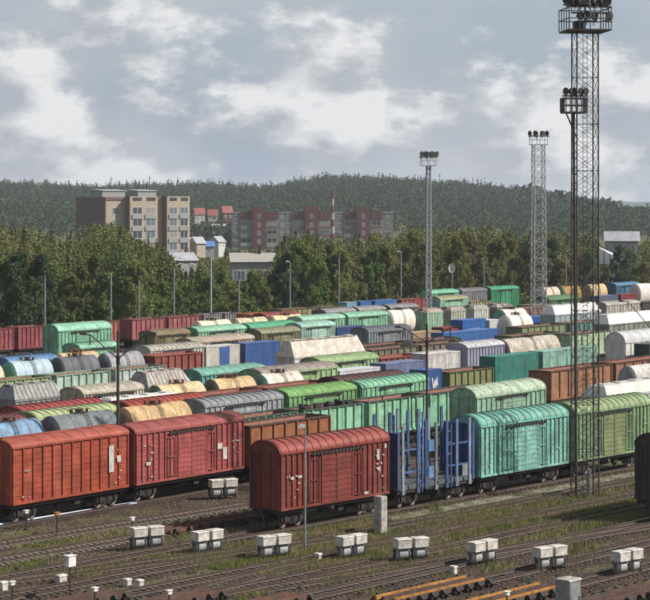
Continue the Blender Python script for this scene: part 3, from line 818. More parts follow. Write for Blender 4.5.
row(2, [('G', 172, 234, D(c='#95cfae', r='#315244', load=None, label='mint gondola hidden mostly by the faded pinkish boxcar')),
        ('G', 236, 294, D(c='#95cfae', r='#2f4f42', label='mint green gondola just above the rusty ochre gondola')),
        ('G', 297, 357, D(c='#9ad6b4', r='#2f4f42', load=True, label='mint gondola with dark scrap inside, left of the lamp bracket pole')),
        ('G', 360, 417, D(c='#9bd8b4', r='#2f4f42', label='pale mint gondola rising behind the blue stake wagon')),
        ('G', 420, 480, D(c='#8fceac', r='#2f4f42', label='mint gondola beside the dark end of the rust-stained mint boxcar'))])
row(3, [('T', -14, 51, D(c='#7fa9cf', e='#7fa9cf', label='sky blue tank wagon at the left edge above the orange boxcar')),
        ('T', 53, 119, D(c='#7d8c93', e='#59666c', label='blue-grey tank wagon between the sky blue and cream ones')),
        ('T', 123, 190, D(c='#e0bd8a', e='#b59a74', hatchc='#6b4424', label='cream tank wagon with rusty hatch just above the pinkish boxcar')),
        ('B', 198, 277, D(c='#a9b2b5', r='#8f979c', label='grey ribbed-roof boxcar right of the large cream tank')),
        ('B', 284, 352, D(c='#86ba80', r='#7cb765', ribs=False, label='leaf green roofed boxcar above the mint gondolas')),
        ('B', 359, 426, D(c='#94d2ad', r='#87cba8', label='mint boxcar with ribbed roof touching the bracket lamp pole')),
        ('G', 551, 612, D(c='#ad7c5c', r='#54261c', mat='paint_rusty', label='rust brown gondola seen through the tall lattice mast')),
        ('G', 614, 676, D(c='#a07460', r='#54261c', mat='paint_rusty', label='rust brown gondola at the right edge beside the grey arched boxcar'))])
row(4, [('B', -44, 26, D(c='#863a36', r='#8a3b3a', label='maroon ribbed roof at the left edge above the blue tank')),
        ('B', 37, 118, D(c='#b6cc96', r='#bccb94', label='pale yellow-green boxcar with dark roof ribs left of the bracket pole')),
        ('B', 130, 206, D(c='#b2432f', r='#b9452f', label='vermilion ribbed-roof boxcar between two cream tank rows')),
        ('B', 341, 405, D(c='#5e2f2c', r='#5c2c2a', label='dark maroon roofed boxcar wedged behind the mint ribbed one'))])
row(5, [('T', -52, 10, D(c='#e2dccf', e='#e2dccf', r=1.45, label='white tank end just peeking in at the left edge')),
        ('B', 23, 104, D(c='#9c3f40', r='#b23f3f', label='crimson boxcar with ribbed roof above the pale yellow-green one')),
        ('H', 112, 186, D(c='#e3e3df', r='#e6e5e1', ribs=False, eave=5.2, top=6.5, tw=1.0, mat='paint_clean', rmat='paint_clean', label='plain white roof wagon under the green-ended cream tank')),
        ('G', 200, 262, D(c='#7b4136', r='#8a4638', top=5.95, mat='paint_rusty', label='low brick red gondola in front of the cream tanks')),
        ('G', 264, 328, D(c='#6f3c33', r='#7c4236', top=5.95, mat='paint_rusty', label='low brown gondola in front of the white tank')),
        ('C', 428, 445, D(c='#2a5fa6', s='small blue container with the white squiggle', logo='zig', label='small blue container with white squiggle beside the bracket pole')),
        ('G', 448, 492, D(c='#8d9463', r='#4c4a33', label='khaki gondola left of the turquoise container')),
        ('C', 651, 700, D(c='#23403a', s='dark green container at the right edge', label='very dark green container at the right edge before the grey arched end'))])
row(6, [('T', 163, 212, D(c='#e9d3a6', e='#4d7a52', r=1.5, hatchc='#7a4f2c', label='cream tank wagon with dark green domed end')),
        ('T', 219, 262, D(c='#e6c795', e='#6e6a5c', r=1.5, hatchc='#7a4f2c', label='cream tank wagon with rusty ladder between green-ended tanks')),
        ('T', 268, 309, D(c='#ece3d2', e='#6f9d86', r=1.5, label='off-white tank wagon with sea green end cap')),
        ('C', 497, 541, D(c='#2f9a8c', s='turquoise container', mat='paint', label='deep turquoise container with dark shaded end')),
        ('C', 543, 598, D(c='#9fd0c0', s='pale mint container', mat='paint', label='pale mint container following the turquoise one')),
        ('B', 625, 690, D(c='#dcdcda', r='#c9ccce', eave=5.9, peak=7.35, style='plain', ribs=False, mat='paint_clean', rmat='paint_clean', label='white smooth boxcar with large grey arched end at the right'))])
row(7, [('B', 83, 143, D(c='#cfccb9', r='#c5bfae', ribs=False, label='beige roofed boxcar with dark green end, left of the silver hopper')),
        ('B', 262, 337, D(c='#a9cc98', r='#a39a92', ribs=False, label='light green boxcar with mauve-grey roof above the off-white tank')),
        ('C', 340, 382, D(c='#d9dadd', s='white container right of the mauve-grey roof', h=3.6, label='long white container above the dark maroon roof')),
        ('C', 384, 424, D(c='#7f8fbd', s='lilac container with the white hearts', logo='heart', mat='paint', label='lilac blue container with white heart marks'))])
row(8, [('H', 15, 63, D(c='#9aa0a0', r='#a6aaa8', label='silver hopper wagon with striped roof near the left edge')),
        ('H', 148, 190, D(c='#c2bfb8', r='#b9b2ac', label='silver-pink striped hopper left of the turquoise boxcar')),
        ('B', 201, 266, D(c='#6fb8ad', r='#7fbfae', ribs=False, label='turquoise boxcar above the cream tanks')),
        ('B', 321, 378, D(c='#a5cc9a', r='#9dbf86', ribs=False, label='light green boxcar with dark green end right of the big white wagon')),
        ('C', 429, 463, D(c='#e2e1df', s='white container behind the bracket pole', mat='paint', label='white container right of the bracket lamp pole')),
        ('B', 466, 503, D(c='#9d9fb5', r='#cfd3d4', style='plain', ribs=False, mat='paint_clean', label='lavender grey boxcar with white roof beside the turquoise container')),
        ('T', 509, 563, D(c='#cfc7bb', e='#6e7276', r=1.6, cz=4.3, mat='paint_rusty', label='long whitish tank wagon streaked with rust left of the mast'))])
row(9, [('F', -20, 60, D(c='#5d5147', label='empty brown flat wagon behind the silver hopper')),
        ('G', 381, 421, D(c='#8f4038', r='#a04a40', label='brick red gondola above the lilac container')),
        ('G', 424, 466, D(c='#bdb9b4', r='#a8a5a8', label='pale grey gondola above the white container'))])
row(10, [('F', 200, 250, D(c='#5d6a50', label='olive flat wagon in front of the blue and white containers')),
         ('C', 258, 284, D(c='#6b93c4', s='light blue low container', h=2.9, label='low light blue container below the big royal blue one')),
         ('F', 310, 372, D(c='#6b7350', label='olive flat wagon just below the big white sloped wagon')),
         ('G', 468, 508, D(c='#dfe5da', r='#cfe0d0', label='whitish gondola above the lavender boxcar')),
         ('G', 570, 611, D(c='#b5cfae', r='#5d6a58', label='pale green gondola behind the mast, left of the arched end'))])
row(11, [('H', 294, 365, D(c='#d4d0ca', r='#dcd4c8', eave=5.3, top=7.5, tw=.55, ribs=False, slope=.2, mat='paint', rmat='roof_paint', label='big white wagon with steep sloped roof in the middle of the yard')),
         ('G', 372, 418, D(c='#7d7f62', r='#4d4a3c', label='olive gondola right of the big white sloped wagon')),
         ('G', 420, 464, D(c='#847a68', r='#4d4a3c', label='drab brown gondola behind the bracket lamp pole')),
         ('G', 512, 560, D(c='#7f9468', r='#3f4a34', label='moss green gondola above the rust-streaked tank'))])
row(12, [('G', -12, 51, D(c='#b4c79f', r='#7f9a6e', label='yellow-green gondola at the left edge')),
         ('G', 53, 107, D(c='#bcd6c8', r='#8fb0a0', label='pale aqua gondola left of the bracket pole')),
         ('G', 109, 160, D(c='#c2d4cc', r='#7f9488', label='pale grey-green gondola crossing behind the bracket pole')),
         ('G', 365, 412, D(c='#74775a', r='#39372e', label='dark olive gondola below the navy grey boxcar')),
         ('G', 415, 460, D(c='#6b6a52', r='#39372e', label='dark olive gondola below the long blue container')),
         ('H', 609, 668, D(c='#8f9689', r='#ecebe8', eave=5.0, top=6.7, tw=.9, ribs=False, nrib=12, mat='paint', rmat='paint_clean', label='white roofed hopper with gridded side at the right edge'))])
row(13, [('T', -34, 9, D(c='#e8d6b6', e='#e8d6b6', r=1.45, label='cream tank end at the left edge above the yellow-green gondola')),
         ('T', 14, 57, D(c='#b5cbd6', e='#5fa383', r=1.5, mat='paint_clean', label='pale blue tank wagon with green end cap')),
         ('T', 63, 104, D(c='#626b76', e='#4c545e', r=1.5, label='slate grey tank wagon left of the bracket pole')),
         ('T', 110, 149, D(c='#a8abb2', e='#7f858c', r=1.5, label='silver grey tank wagon right behind the bracket pole')),
         ('G', 155, 203, D(c='#9c4a40', r='#a85348', top=6.0, label='brick red gondola below the striped silver boxcar')),
         ('C', 445, 500, D(c='#3f76bd', s='long bright blue container', h=3.5, label='long bright blue container right of the bracket pole')),
         ('G', 522, 566, D(c='#8a9a74', r='#3f4a38', label='green gondola left of the lattice mast below the white tanks')),
         ('G', 570, 604, D(c='#6da39c', r='#8d8462', label='teal gondola with khaki rim left of the gridded white roof'))])
row(14, [('B', 9, 58, D(c='#5d8fc4', r='#6ba0d2', label='blue boxcar with ribbed roof near the left edge')),
         ('T', 64, 105, D(c='#e3c79c', e='#d9b98c', r=1.45, hatchc='#8a4a22', label='cream tank wagon with orange rusty hatch behind the slate tank')),
         ('B', 150, 203, D(c='#cfd0c6', r='#bfbcae', label='silver boxcar with ribbed roof and yellow lettering')),
         ('C', 206, 241, D(c='#d5d2ca', s='white container with the blue stripe', mat='paint_clean', label='white container with one blue panel', h=4.0)),
         ('C', 243, 279, D(c='#3a66ad', s='royal blue container', h=4.0, label='royal blue container left of the big white sloped wagon')),
         ('B', 368, 411, D(c='#8b97a0', r='#5d6670', ribs=False, label='navy grey boxcar with dark round end')),
         ('C', 413, 442, D(c='#c9ab86', s='tan container above the bracket pole', h=3.4, mat='paint', label='tan container right of the navy grey boxcar')),
         ('T', 511, 535, D(c='#ece7dc', e='#dcd8cf', r=1.6, mat='paint_clean', label='white rounded tank wagon right of the blue containers'))])
row(15, [('B', 193, 254, D(c='#b9ab99', r='#c0b3a2', ribs=False, label='beige smooth-roofed boxcar above the white and blue containers')),
         ('F', 270, 350, D(c='#6a5648', label='brown flat wagon behind the big white sloped wagon')),
         ('C', 445, 461, D(c='#9a4336', s='small brick red container', h=3.2, mat='paint', label='small brick red container left of the blue ones')),
         ('C', 463, 487, D(c='#3674c4', s='bright blue container with white marks', h=4.2, logo='bars', label='bright blue container with white marks')),
         ('C', 489, 503, D(c='#dadfe0', s='short white container', h=3.8, label='short white container between blue container and white tank'))])
row(16, [('B', 80, 118, D(c='#8fcfae', r='#9fdcbc', label='mint ribbed roof boxcar in front of the big mint boxcar')),
         ('G', 158, 192, D(c='#3c4450', r='#2f3640', top=5.6, label='dark navy gondola left of the beige smooth roof')),
         ('B', 261, 300, D(c='#8f9470', r='#99987a', ribs=False, label='khaki roofed boxcar with black end under the emerald roof')),
         ('T', 506, 530, D(c='#ece4d6', e='#5f9a7f', r=1.6, mat='paint_clean', label='white tank wagon with green end behind the other white tank')),
         ('H', 555, 601, D(c='#9fb0b4', r='#efeeea', eave=5.2, top=6.9, tw=.7, ribs=False, slope=.2, mat='paint_clean', rmat='paint_clean', label='white sloped roof hopper directly left of the mast'))])
row(17, [('G', 12, 48, D(c='#7a7d80', r='#8e9296', top=5.2, load=True, label='grey gondola of scrap left of the big mint boxcar')),
         ('B', 301, 335, D(c='#b9dfd2', r='#a9dccb', ribs=False, label='ice blue-green boxcar right of the khaki roof')),
         ('C', 338, 368, D(c='#33508a', s='navy container', h=3.6, logo='bars', label='navy container in front of the mint boxcar roofs')),
         ('C', 530, 557, D(c='#3f6fc0', s='blue container below the second mast', h=2.6, label='low blue container at the foot of the thinner right mast'))])
row(18, [('B', 155, 190, D(c='#8f8f63', r='#8d7a5c', ribs=False, mat='paint', label='khaki boxcar with black round end left of the mint roofs')),
         ('B', 198, 246, D(c='#9ccfb0', r='#98d6b6', ribs=False, label='mint roofed boxcar left of the emerald roof')),
         ('B', 250, 297, D(c='#6fbf9c', r='#52b98e', ribs=False, label='emerald roofed boxcar in the left middle')),
         ('F', 420, 500, D(c='#5a4f42', label='brown flat wagon in front of the short mint hoppers'))])
row(19, [('B', 302, 345, D(c='#a4d8bb', r='#a3dcc0', ribs=False, label='mint roofed boxcar above the ice blue-green one')),
         ('B', 348, 388, D(c='#93cfae', r='#97d6b4', ribs=False, label='mint boxcar directly above the navy container')),
         ('T', 393, 418, D(c='#efe8db', e='#e6e0d4', r=1.5, mat='paint_clean', label='white tank wagon with rusty hatch left of the short mint hopper')),
         ('H', 427, 443, D(c='#a9d2b8', r='#b4a698', eave=5.9, top=6.5, nrib=6, tw=1.2, ribs=False, slope=.2, label='short mint hopper wagon, first from the slim middle mast')),
         ('H', 451, 466, D(c='#c3cdb8', r='#a8a096', eave=5.9, top=6.5, nrib=6, tw=1.2, ribs=False, slope=.2, label='short greyish hopper wagon, second from the slim middle mast')),
         ('H', 474, 489, D(c='#d2d6cf', r='#a8a8a0', eave=5.9, top=6.5, nrib=6, tw=1.2, ribs=False, slope=.2, label='short white hopper wagon, third from the slim middle mast')),
         ('H', 497, 513, D(c='#8f948c', r='#b0aca4', eave=5.9, top=6.5, nrib=6, tw=1.2, ribs=False, slope=.2, label='short grey hopper wagon, fourth from the slim middle mast')),
         ('G', 516, 548, D(c='#8a5548', r='#93604f', label='brown red gondola right of the short hoppers')),
         ('B', 606, 640, D(c='#c6c2ba', r='#b9b6ae', ribs=False, eave=4.6, peak=5.2, style='plain', label='low pale grey covered wagon above the gridded white roof'))])
row(20, [('T', 202, 236, D(c='#ece0c6', e='#dccfb2', r=1.5, mat='paint_clean', label='ivory tank wagon above the mint roof')),
         ('T', 240, 272, D(c='#ead9b6', e='#dccfb2', r=1.5, label='cream tank wagon above the emerald roof')),
         ('T', 276, 308, D(c='#ead7b0', e='#dccfb2', r=1.5, label='cream tank wagon below the orange-red roofs')),
         ('G', 530, 556, D(c='#8d9286', r='#77796f', label='grey gondola at the foot of the thin right mast'))])
row(21, [('B', 58, 111, D(c='#8fd0b0', r='#9dddc0', ribs=False, eave=6.3, peak=7.3, label='big mint boxcar with dark green end in front of red gondolas')),
         ('B', 266, 300, D(c='#8c3b2f', r='#973d2c', ribs=False, label='brick red boxcar with dark round end in front of the orange one')),
         ('B', 326, 356, D(c='#8d9093', r='#9b9ba0', ribs=False, label='grey roofed boxcar, first of three, above the mint roofs')),
         ('B', 359, 386, D(c='#8d9093', r='#a2a3a8', ribs=False, label='grey roofed boxcar, middle of three, above the mint roofs')),
         ('B', 390, 418, D(c='#85888c', r='#94969b', ribs=False, label='grey roofed boxcar, last of three, left of the slim mast')),
         ('G', 421, 440, D(c='#6fa37f', r='#4d7a5c', label='small green gondola right behind the slim middle mast')),
         ('C', 600, 620, D(c='#5f6f86', s='steel blue container', h=3.6, label='steel blue container right of the mast')),
         ('C', 622, 638, D(c='#9a3038', s='red container', h=3.6, mat='paint', label='small red container left of the grey tank')),])
row(22, [('B', 549, 580, D(c='#4f8458', r='#4f8a5a', ribs=False, eave=5.0, peak=5.8, label='low green covered wagon below the striped cream tank')),
         ('T', 640, 668, D(c='#e6ddd8', e='#cfc8c4', r=1.65, cz=4.8, mat='paint_clean', band='#333333', label='white tank wagon with dark bands at the right edge'))])
row(23, [('B', 440, 468, D(c='#a9dcc0', r='#b3ac84', ribs=False, label='mint boxcar with khaki roof above the short hoppers')),
         ('G', 471, 492, D(c='#a9a980', r='#8d8d66', label='khaki gondola left of the bright green boxcar')),
         ('G', 250, 279, D(c='#c4623c', r='#cc6c44', top=5.9, label='orange gondola at the edge of the trees'))])
row(24, [('T', 546, 562, D(c='#eadcc8', e='#b9b4a6', r=1.55, label='cream tank wagon right of the thin mast by the trees')),
         ('T', 565, 583, D(c='#b98a3c', e='#8fb27f', r=1.55, label='ochre tank wagon seen through the lattice mast')),
         ('T', 592, 609, D(c='#eccf9e', e='#c9aa80', r=1.55, label='pale orange tank wagon right of the lattice mast')),
         ('B', 616, 640, D(c='#3f7fa8', r='#4a8db5', ribs=False, label='sea blue covered wagon before the trees at the right'))])
row(25, [('G', -18, 14, D(c='#a8505a', r='#7f3a40', label='red gondola cut off by the left edge under the trees')),
         ('G', 16, 46, D(c='#a34a54', r='#7f3a40', label='red gondola left of the big mint boxcar')),
         ('G', 88, 119, D(c='#b0655c', r='#7f4a44', label='pinkish gondola just right of the big mint boxcar roof')),
         ('G', 132, 165, D(c='#b5656a', r='#7a3c3c', label='red gondola with dark end left of its twin under the trees')),
         ('G', 167, 199, D(c='#b0666a', r='#7a3c3c', label='red gondola coupled left of the grey gondolas')),
         ('G', 201, 219, D(c='#a8a6a6', r='#8a8888', label='short light grey gondola under the white lamp pole')),
         ('G', 221, 239, D(c='#8f9090', r='#757676', label='short mid grey gondola left of the orange gondola')),
         ('G', 282, 318, D(c='#9a9a6c', r='#5f5a3a', label='khaki and rust gondola right of the orange gondola')),
         ('G', 320, 344, D(c='#77806c', r='#55604c', label='grey-green gondola left of the pale blue container')),
         ('C', 346, 357, D(c='#8fb5cc', s='small pale blue container', label='small pale blue container before the trees')),
         ('C', 359, 371, D(c='#3f78b8', s='small mid blue container', label='small mid blue container beside the pale blue one')),
         ('C', 373, 396, D(c='#3f7cbd', s='long mid blue container before the trees', label='long mid blue container left of the crimson gondola')),
         ('G', 399, 428, D(c='#a84a48', r='#8a3a3a', top=5.7, label='crimson gondola left of the slim middle mast'))])
row(26, [('B', 432, 459, D(c='#7fcfae', r='#86d6b4', ribs=False, label='mint roofed boxcar right of the slim mast under the trees')),
         ('B', 462, 487, D(c='#8d8f94', r='#77797f', ribs=False, style='plain', label='grey boxcar left of the bright green one under the trees')),
         ('B', 491, 519, D(c='#2fa577', r='#36ad80', ribs=False, style='doors', label='bright green boxcar under the trees between the two thin masts'))])

# blue panel on the white container, yellow lettering strip on the silver boxcar
for o in list(COL.objects):
    if o.get('label') == 'white container with one blue panel':
        link('blue_panel', MB().box(3.1, 5.3, -1.265, -1.235, .2, 3.8).mesh('blue_panel'), o, 'paint_clean', hx('#3a66ad'))
    if o.get('label') == 'silver boxcar with ribbed roof and yellow lettering':
        mb = MB()
        for k in range(9): mb.box(3.0+.75*k, 3.55+.75*k, -W2-.2, -W2-.185, 4.9, 5.5)
        link('lettering_strip', mb.mesh('lettering_strip'), o, 'yellow_mark')

# ================================================================== foreground equipment
def reservoir_meshes():
    box = MB(); box.box(-.56, .56, -.46, .46, .78, 1.40)
    box.prism_x([(-.5, 1.40), (.5, 1.40), (.4, 1.47), (-.4, 1.47)], -.6, .6)
    cyl = MB(); cyl.lathe_x([(-.62, 0), (-.6, .2), (-.5, .34), (.5, .34), (.6, .2), (.62, 0)], .34, 16, 1.25)
    st = MB()
    for x in (-.45, .4):
        for y in (-.38, .33): st.box(x, x+.06, y, y+.05, -.3, .78)
        st.box(x, x+.06, -.38, .38, -.16, -.1)
    st.box(-.5, .5, -.42, -.37, .7, .775); st.box(-.5, .5, .37, .42, .7, .775)
    vl = MB(); vl.tube((-.72, -.1, .0), (-.72, -.1, .6), .08, 8); vl.box(-.8, -.64, -.2, .0, .55, .72); vl.tube((-.72, -.1, .2), (-.55, -.1, .3), .05, 6)
    return box.mesh('cover_box'), cyl.mesh('air_cylinder', True), st.mesh('stand'), vl.mesh('valve')
RES = reservoir_meshes()
pairs = [(223, 499, 'beside the end of the faded pinkish boxcar'), (147, 550, 'leftmost of the line'), (207, 554, 'second from left in the line'),
         (274, 559, 'in front of the dark red boxcar end'), (351, 559, 'in front of the dark red boxcar doors'), (411, 562, 'just right of the squat concrete post'),
         (482, 565, 'below the turquoise boxcar'), (550, 571, 'above the grey cabinet'), (627, 575, 'at the right edge')]
for x, y, w in pairs:
    p = ground(x, y, GZ)
    t = thing('air_reservoir', 'paired white boxes over grey cylinders, ' + w, 'air reservoir', (p.x, p.y, 0), F1.rot - .25 + random.uniform(-.2, .2), 'paired air reservoirs beside the tracks')
    for dx in (-.70, .70):
        link('cover_box', RES[0], t, 'white_box', loc=(dx, 0, 0)); link('air_cylinder', RES[1], t, 'cylinder_grey', loc=(dx, 0, 0))
        link('stand', RES[2], t, 'steel_dark', loc=(dx, 0, 0)); link('valve', RES[3], t, 'steel_dark', loc=(dx, 0, 0))

# squat concrete posts, cabinet
def post(x, ybase, ytop, w, label, name='concrete_post', mat='concrete', cat='post', rot=None):
    p = ground(x, ybase, GZ); h = hgt(ytop, p.y)
    mb = MB(); b = .06
    prof = [(-w/2+b, -w/2), (w/2-b, -w/2), (w/2, -w/2+b), (w/2, w/2-b), (w/2-b, w/2), (-w/2+b, w/2), (-w/2, w/2-b), (-w/2, -w/2+b)]
    mb.prism_z(prof, GZ-.1, h-.08); mb.prism_z([(a*.93, c*.93) for a, c in prof], h-.08, h)
    o = link(name, mb.mesh(name), None, mat, loc=(p.x, p.y, 0), rot=F1.rot if rot is None else rot)
    return tag(o, label, cat)
post(380.5, 534, 496, .82, 'squat weathered concrete post below the right end of the dark red boxcar')
post(589, 497, 469, .34, 'short thin concrete stub inside the foot of the lattice mast')
p = ground(568, 622, GZ); t = thing('equipment_cabinet', 'grey steel cabinet standing at the bottom edge right of the orange beams', 'cabinet', (p.x, p.y, 0), F1.rot)
hc = hgt(578, p.y)
link('body', MB().box(-.62, .62, -.55, .55, GZ, hc-.12).mesh('body'), t, 'steel_grey')
link('lid', MB().prism_x([(-.62, hc-.12), (.62, hc-.12), (.5, hc), (-.5, hc)], -.69, .69).mesh('lid'), t, 'concrete')
link('door', MB().box(-.52, .52, -.58, -.553, .1, hc-.3).mesh('door'), t, 'steel_grey')
link('handle', MB().box(.36, .42, -.62, -.582, 1.0, 1.35).mesh('handle'), t, 'steel_dark')

# slim lamp post in front of the dark red boxcar
def lamp_post(x, ybase, ytop, label, r=.075, mat='steel_grey', arm=.5, head=True, base=None):
    p = base or ground(x, ybase, GZ); h = hgt(ytop, p.y)
    t = thing('lamp_post', label, 'lamp post', (p.x, p.y, 0), 0.0)
    mb = MB(); mb.tube((0, 0, GZ-.2), (0, 0, h), r*1.25, 8, r*.8); link('pole', mb.mesh('pole'), t, mat)
    if head:
        mb = MB(); mb.tube((0, 0, h-.08), (-arm, -.1, h+.12), r*.6, 6); link('bracket', mb.mesh('bracket'), t, mat)
        mb = MB(); mb.prism_y([(-arm-.45, h+.02), (-arm+.05, h+.02), (-arm+.1, h+.22), (-arm-.3, h+.3), (-arm-.5, h+.15)], -.22, .02); link('lamp_head', mb.mesh('lamp_head'), t, 'lamp_glass')
    return t
lamp_post(305, 550, 428, 'slim grey lamp post standing in front of the dark red boxcar', arm=.05)

# bracket lamp poles among the wagons
def bracket_pole(x, v, ytop, yjoin, span, label):
    u = F2.u_at(x, v); loc = F2.loc(u, v); Y = loc.y; h = hgt(ytop, Y); zj = hgt(yjoin, Y); s = span*Y/FX
    t = thing('bracket_lamp_pole', label, 'lamp pole', (loc.x, Y, 0), 0.0)
    mb = MB(); mb.tube((0, 0, GZ-.2), (0, 0, h), .165, 10, .12); link('pole', mb.mesh('pole'), t, 'mast_paint')
    zt = hgt(ytop+4, Y)
    for sg in (-1, 1):
        mb = MB(); mb.tube((0, 0, zj), (sg*s*.78, 0, zt), .065, 6); mb.tube((sg*s*.78, 0, zt), (sg*s, 0, zt+.12), .06, 6)
        mb.tube((0, 0, zj-.5), (0, .0, zj+.3), .17, 8)
        a = link('bracket', mb.mesh('bracket'), t, 'mast_paint')
        mb = MB(); mb.prism_y([(sg*s-.35, zt+.02), (sg*s+.35, zt+.02), (sg*s+.25, zt+.25), (sg*s-.25, zt+.25)], -.2, .2); mb.tube((sg*s*.8, 0, zt), (sg*s*.8, 0, zt-.9), .06, 6)
        link('lamp_head', mb.mesh('lamp_head'), a, 'steel_dark')
bracket_pole(118, 125.9, 331, 359, 35, 'dark lamp pole with two raised brackets behind the orange boxcar')
bracket_pole(427, 125.6, 324, 343, 29, 'dark lamp pole with two raised brackets among mint wagons')
bracket_pole(654, 135.8, 298, 332, 33, 'lamp pole at the right edge with one bracket reaching into view')

# dwarf signals and track-side boxes
def dwarf(x, ybase, ytop, label, capc, big=False):
    p = ground(x, ybase, GZ); h = hgt(ytop, p.y)
    t = thing('dwarf_signal', label, 'signal', (p.x, p.y, 0), F1.rot, 'small signals beside the foreground tracks')
    mb = MB(); mb.tube((0, 0, GZ-.1), (0, 0, h-.25), .055, 8); mb.box(-.14, .14, -.14, .14, GZ-.02, GZ+.12); link('pole', mb.mesh('pole'), t, 'steel_dark')
    w = .33 if big else .17
    mb = MB(); mb.box(-w, w, -w*.7, w*.7, h-(.75 if big else .26), h-.06); mb.box(-w-.05, w+.05, -w*.7-.05, w*.7+.05, h-.06, h)
    link('head', mb.mesh('head'), t, capc)
for a in [(26, 530, 510, 'white-headed dwarf signal under the left part of the orange boxcar', 'white_mark'), (57, 536, 512, 'orange-headed dwarf signal in front of the orange boxcar', 'orange_steel'),
          (132, 535, 517, 'white-headed dwarf signal by the leftmost air reservoirs', 'white_mark'), (12, 612, 581, 'white-headed dwarf signal near the bottom left corner', 'white_mark'),
          (95, 622, 587, 'white-headed dwarf signal on the bottom edge, second from left', 'white_mark'), (169, 622, 590, 'white-headed dwarf signal on the bottom edge, third from left', 'white_mark'),
          (507, 618, 591, 'white-headed dwarf signal on the bottom edge among the orange beams', 'white_mark')]: dwarf(*a)
dwarf(70, 600, 555, 'tall post with a wide white signal box near the bottom left', 'white_mark', True)
def junction_box(x, y, w, label):
    p = ground(x, y, GZ); w *= .7; mb = MB(); mb.box(-w, w, -.25, .25, GZ-.05, GZ+.5); mb.prism_x([(-.3, GZ+.5), (.3, GZ+.5), (.2, GZ+.6), (-.2, GZ+.6)], -w-.05, w+.05)
    o = link('junction_box', mb.mesh('junction_box'), None, 'white_box', loc=(p.x, p.y, 0), rot=F1.rot); tag(o, label, 'junction box', 'junction boxes between the tracks')
for a in [(61, 583, .5, 'low white junction box beside the tall signal post'), (127, 587, .28, 'small white junction box left of its neighbour at the bottom'), (139, 588, .28, 'small white junction box right of its neighbour at the bottom'),
          (318, 561, .25, 'tiny white junction box below the slim lamp post'), (453, 574, .25, 'tiny white junction box above the orange beams'), (3, 590, .35, 'white junction box at the left edge')]: junction_box(*a)

# track brakes: beams along the rails, with jaws and cylinders
def brake_meshes(Lb):
    beam = MB(); beam.prism_x([(-.12, -.1), (.12, -.1), (.09, .2), (-.09, .2)], 0, Lb)
    jaw = MB(); jaw.prism_x([(-.42, GZ), (.42, GZ), (.36, .06), (.14, .22), (-.1, .30), (-.3, .05)], -.12, .12); jaw.tube((-.02, -.5, -.08), (-.02, -.15, .02), .09, 7); jaw.box(.16, .34, -.10, .10, -.2, .2); jaw.box(-.3, -.1, -.25, -.05, GZ, -.02)
    return beam.mesh('brake_beam'), jaw.mesh('brake_jaw')
def track_brake(vc, xa, xb, label, beamc, bmat='paint_rusty'):
    u0, u1 = F1.u_at(xa, vc), F1.u_at(xb, vc); Lb = round(u1-u0, 1)
    t = thing('track_brake', label, 'track brake', F1.loc(u0, vc), F1.rot, 'track brakes lying along the foreground rails')
    b, j = cached(('tb', Lb), lambda: brake_meshes(Lb))
    for y in (-1.08, -.46, .46, 1.08): link('brake_beam', cached((b.name, bmat), lambda: b.copy()), t, bmat, hx(beamc if beamc != '#c98a2e' or y in (-.46, 1.08) else '#4a3228'), loc=(0, y, 0))
    n = max(2, int(Lb/1.25))
    for k in range(n):
        for y, r in ((-1.3, 0), (1.3, math.pi)):
            link('brake_jaw', j, t, 'undercarriage', loc=(.6 + (Lb-1.2)*k/(n-1) + random.uniform(-.15, .15), y, 0), rot=r)
track_brake(86.5, 388, 478, 'track brake with orange beams at the bottom edge, left one', '#c98a2e')
track_brake(81.0, 455, 552, 'track brake with orange beams at the bottom edge beside the cabinet', '#c98a2e')
track_brake(86.5, 262, 372, 'rusty track brake with orange tint below the dark red boxcar', '#8a4a28')
track_brake(92.0, 150, 300, 'rusty track brake below the second and third air reservoirs', '#5f3828')
track_brake(97.4, 40, 215, 'dark rusty track brake crossing below the leftmost air reservoirs', '#54342a')
track_brake(102.0, 20, 120, 'dark rusty track brake at the left below the orange boxcar', '#4f3229')
track_brake(118.9, 160, 262, 'rusty track brake between pinkish and dark red boxcars', '#6a3a28')
track_brake(75.5, 585, 668, 'dark rusty track brake at the bottom right corner', '#4a3028')

# pale blue tube added as the near rail's sky glint, before the orange boxcar
pa, pb = ground(-12, 526.5, -.1), ground(136, 502.5, -.1)
mb = MB(); mb.tube(pa, pb, .12, 10)
for k in range(9): q = pa.lerp(pb, (k+.5)/9); mb.box(q.x-.12, q.x+.12, q.y-.12, q.y+.12, GZ, -.18)
tag(link('rail_glint_tube', mb.mesh('rail_glint_tube'), None, 'rail_glint_blue'), 'pale blue tube added as the sky glint on the rail below the orange boxcar', 'rail glint')
# switch clutter: low cast blocks and rods
def clutter():
    mb = MB(); r = random.Random(4)
    for k in range(330):
        x = r.uniform(0, 650); y = r.uniform(535, 605) if x < 380 else r.uniform(575, 606)
        p = ground(x, y, GZ); s = r.uniform(.04, .11); a = F1.rot + r.uniform(-.4, .4)
        dx, dy = Vector((math.cos(a), math.sin(a))), Vector((-math.sin(a), math.cos(a))); l = s*r.uniform(1, 4)
        pts = [Vector((p.x, p.y)) + dx*l*i + dy*s*j for i, j in ((-1, -1), (1, -1), (1, 1), (-1, 1))]
        mb.prism_z([(q.x, q.y) for q in pts], GZ, GZ + s*r.uniform(.8, 2.4))
    kind(link('track_debris', mb.mesh('track_debris'), None, 'undercarriage'), 'stuff', 'small dark castings and rods lying between the foreground rails')
clutter()

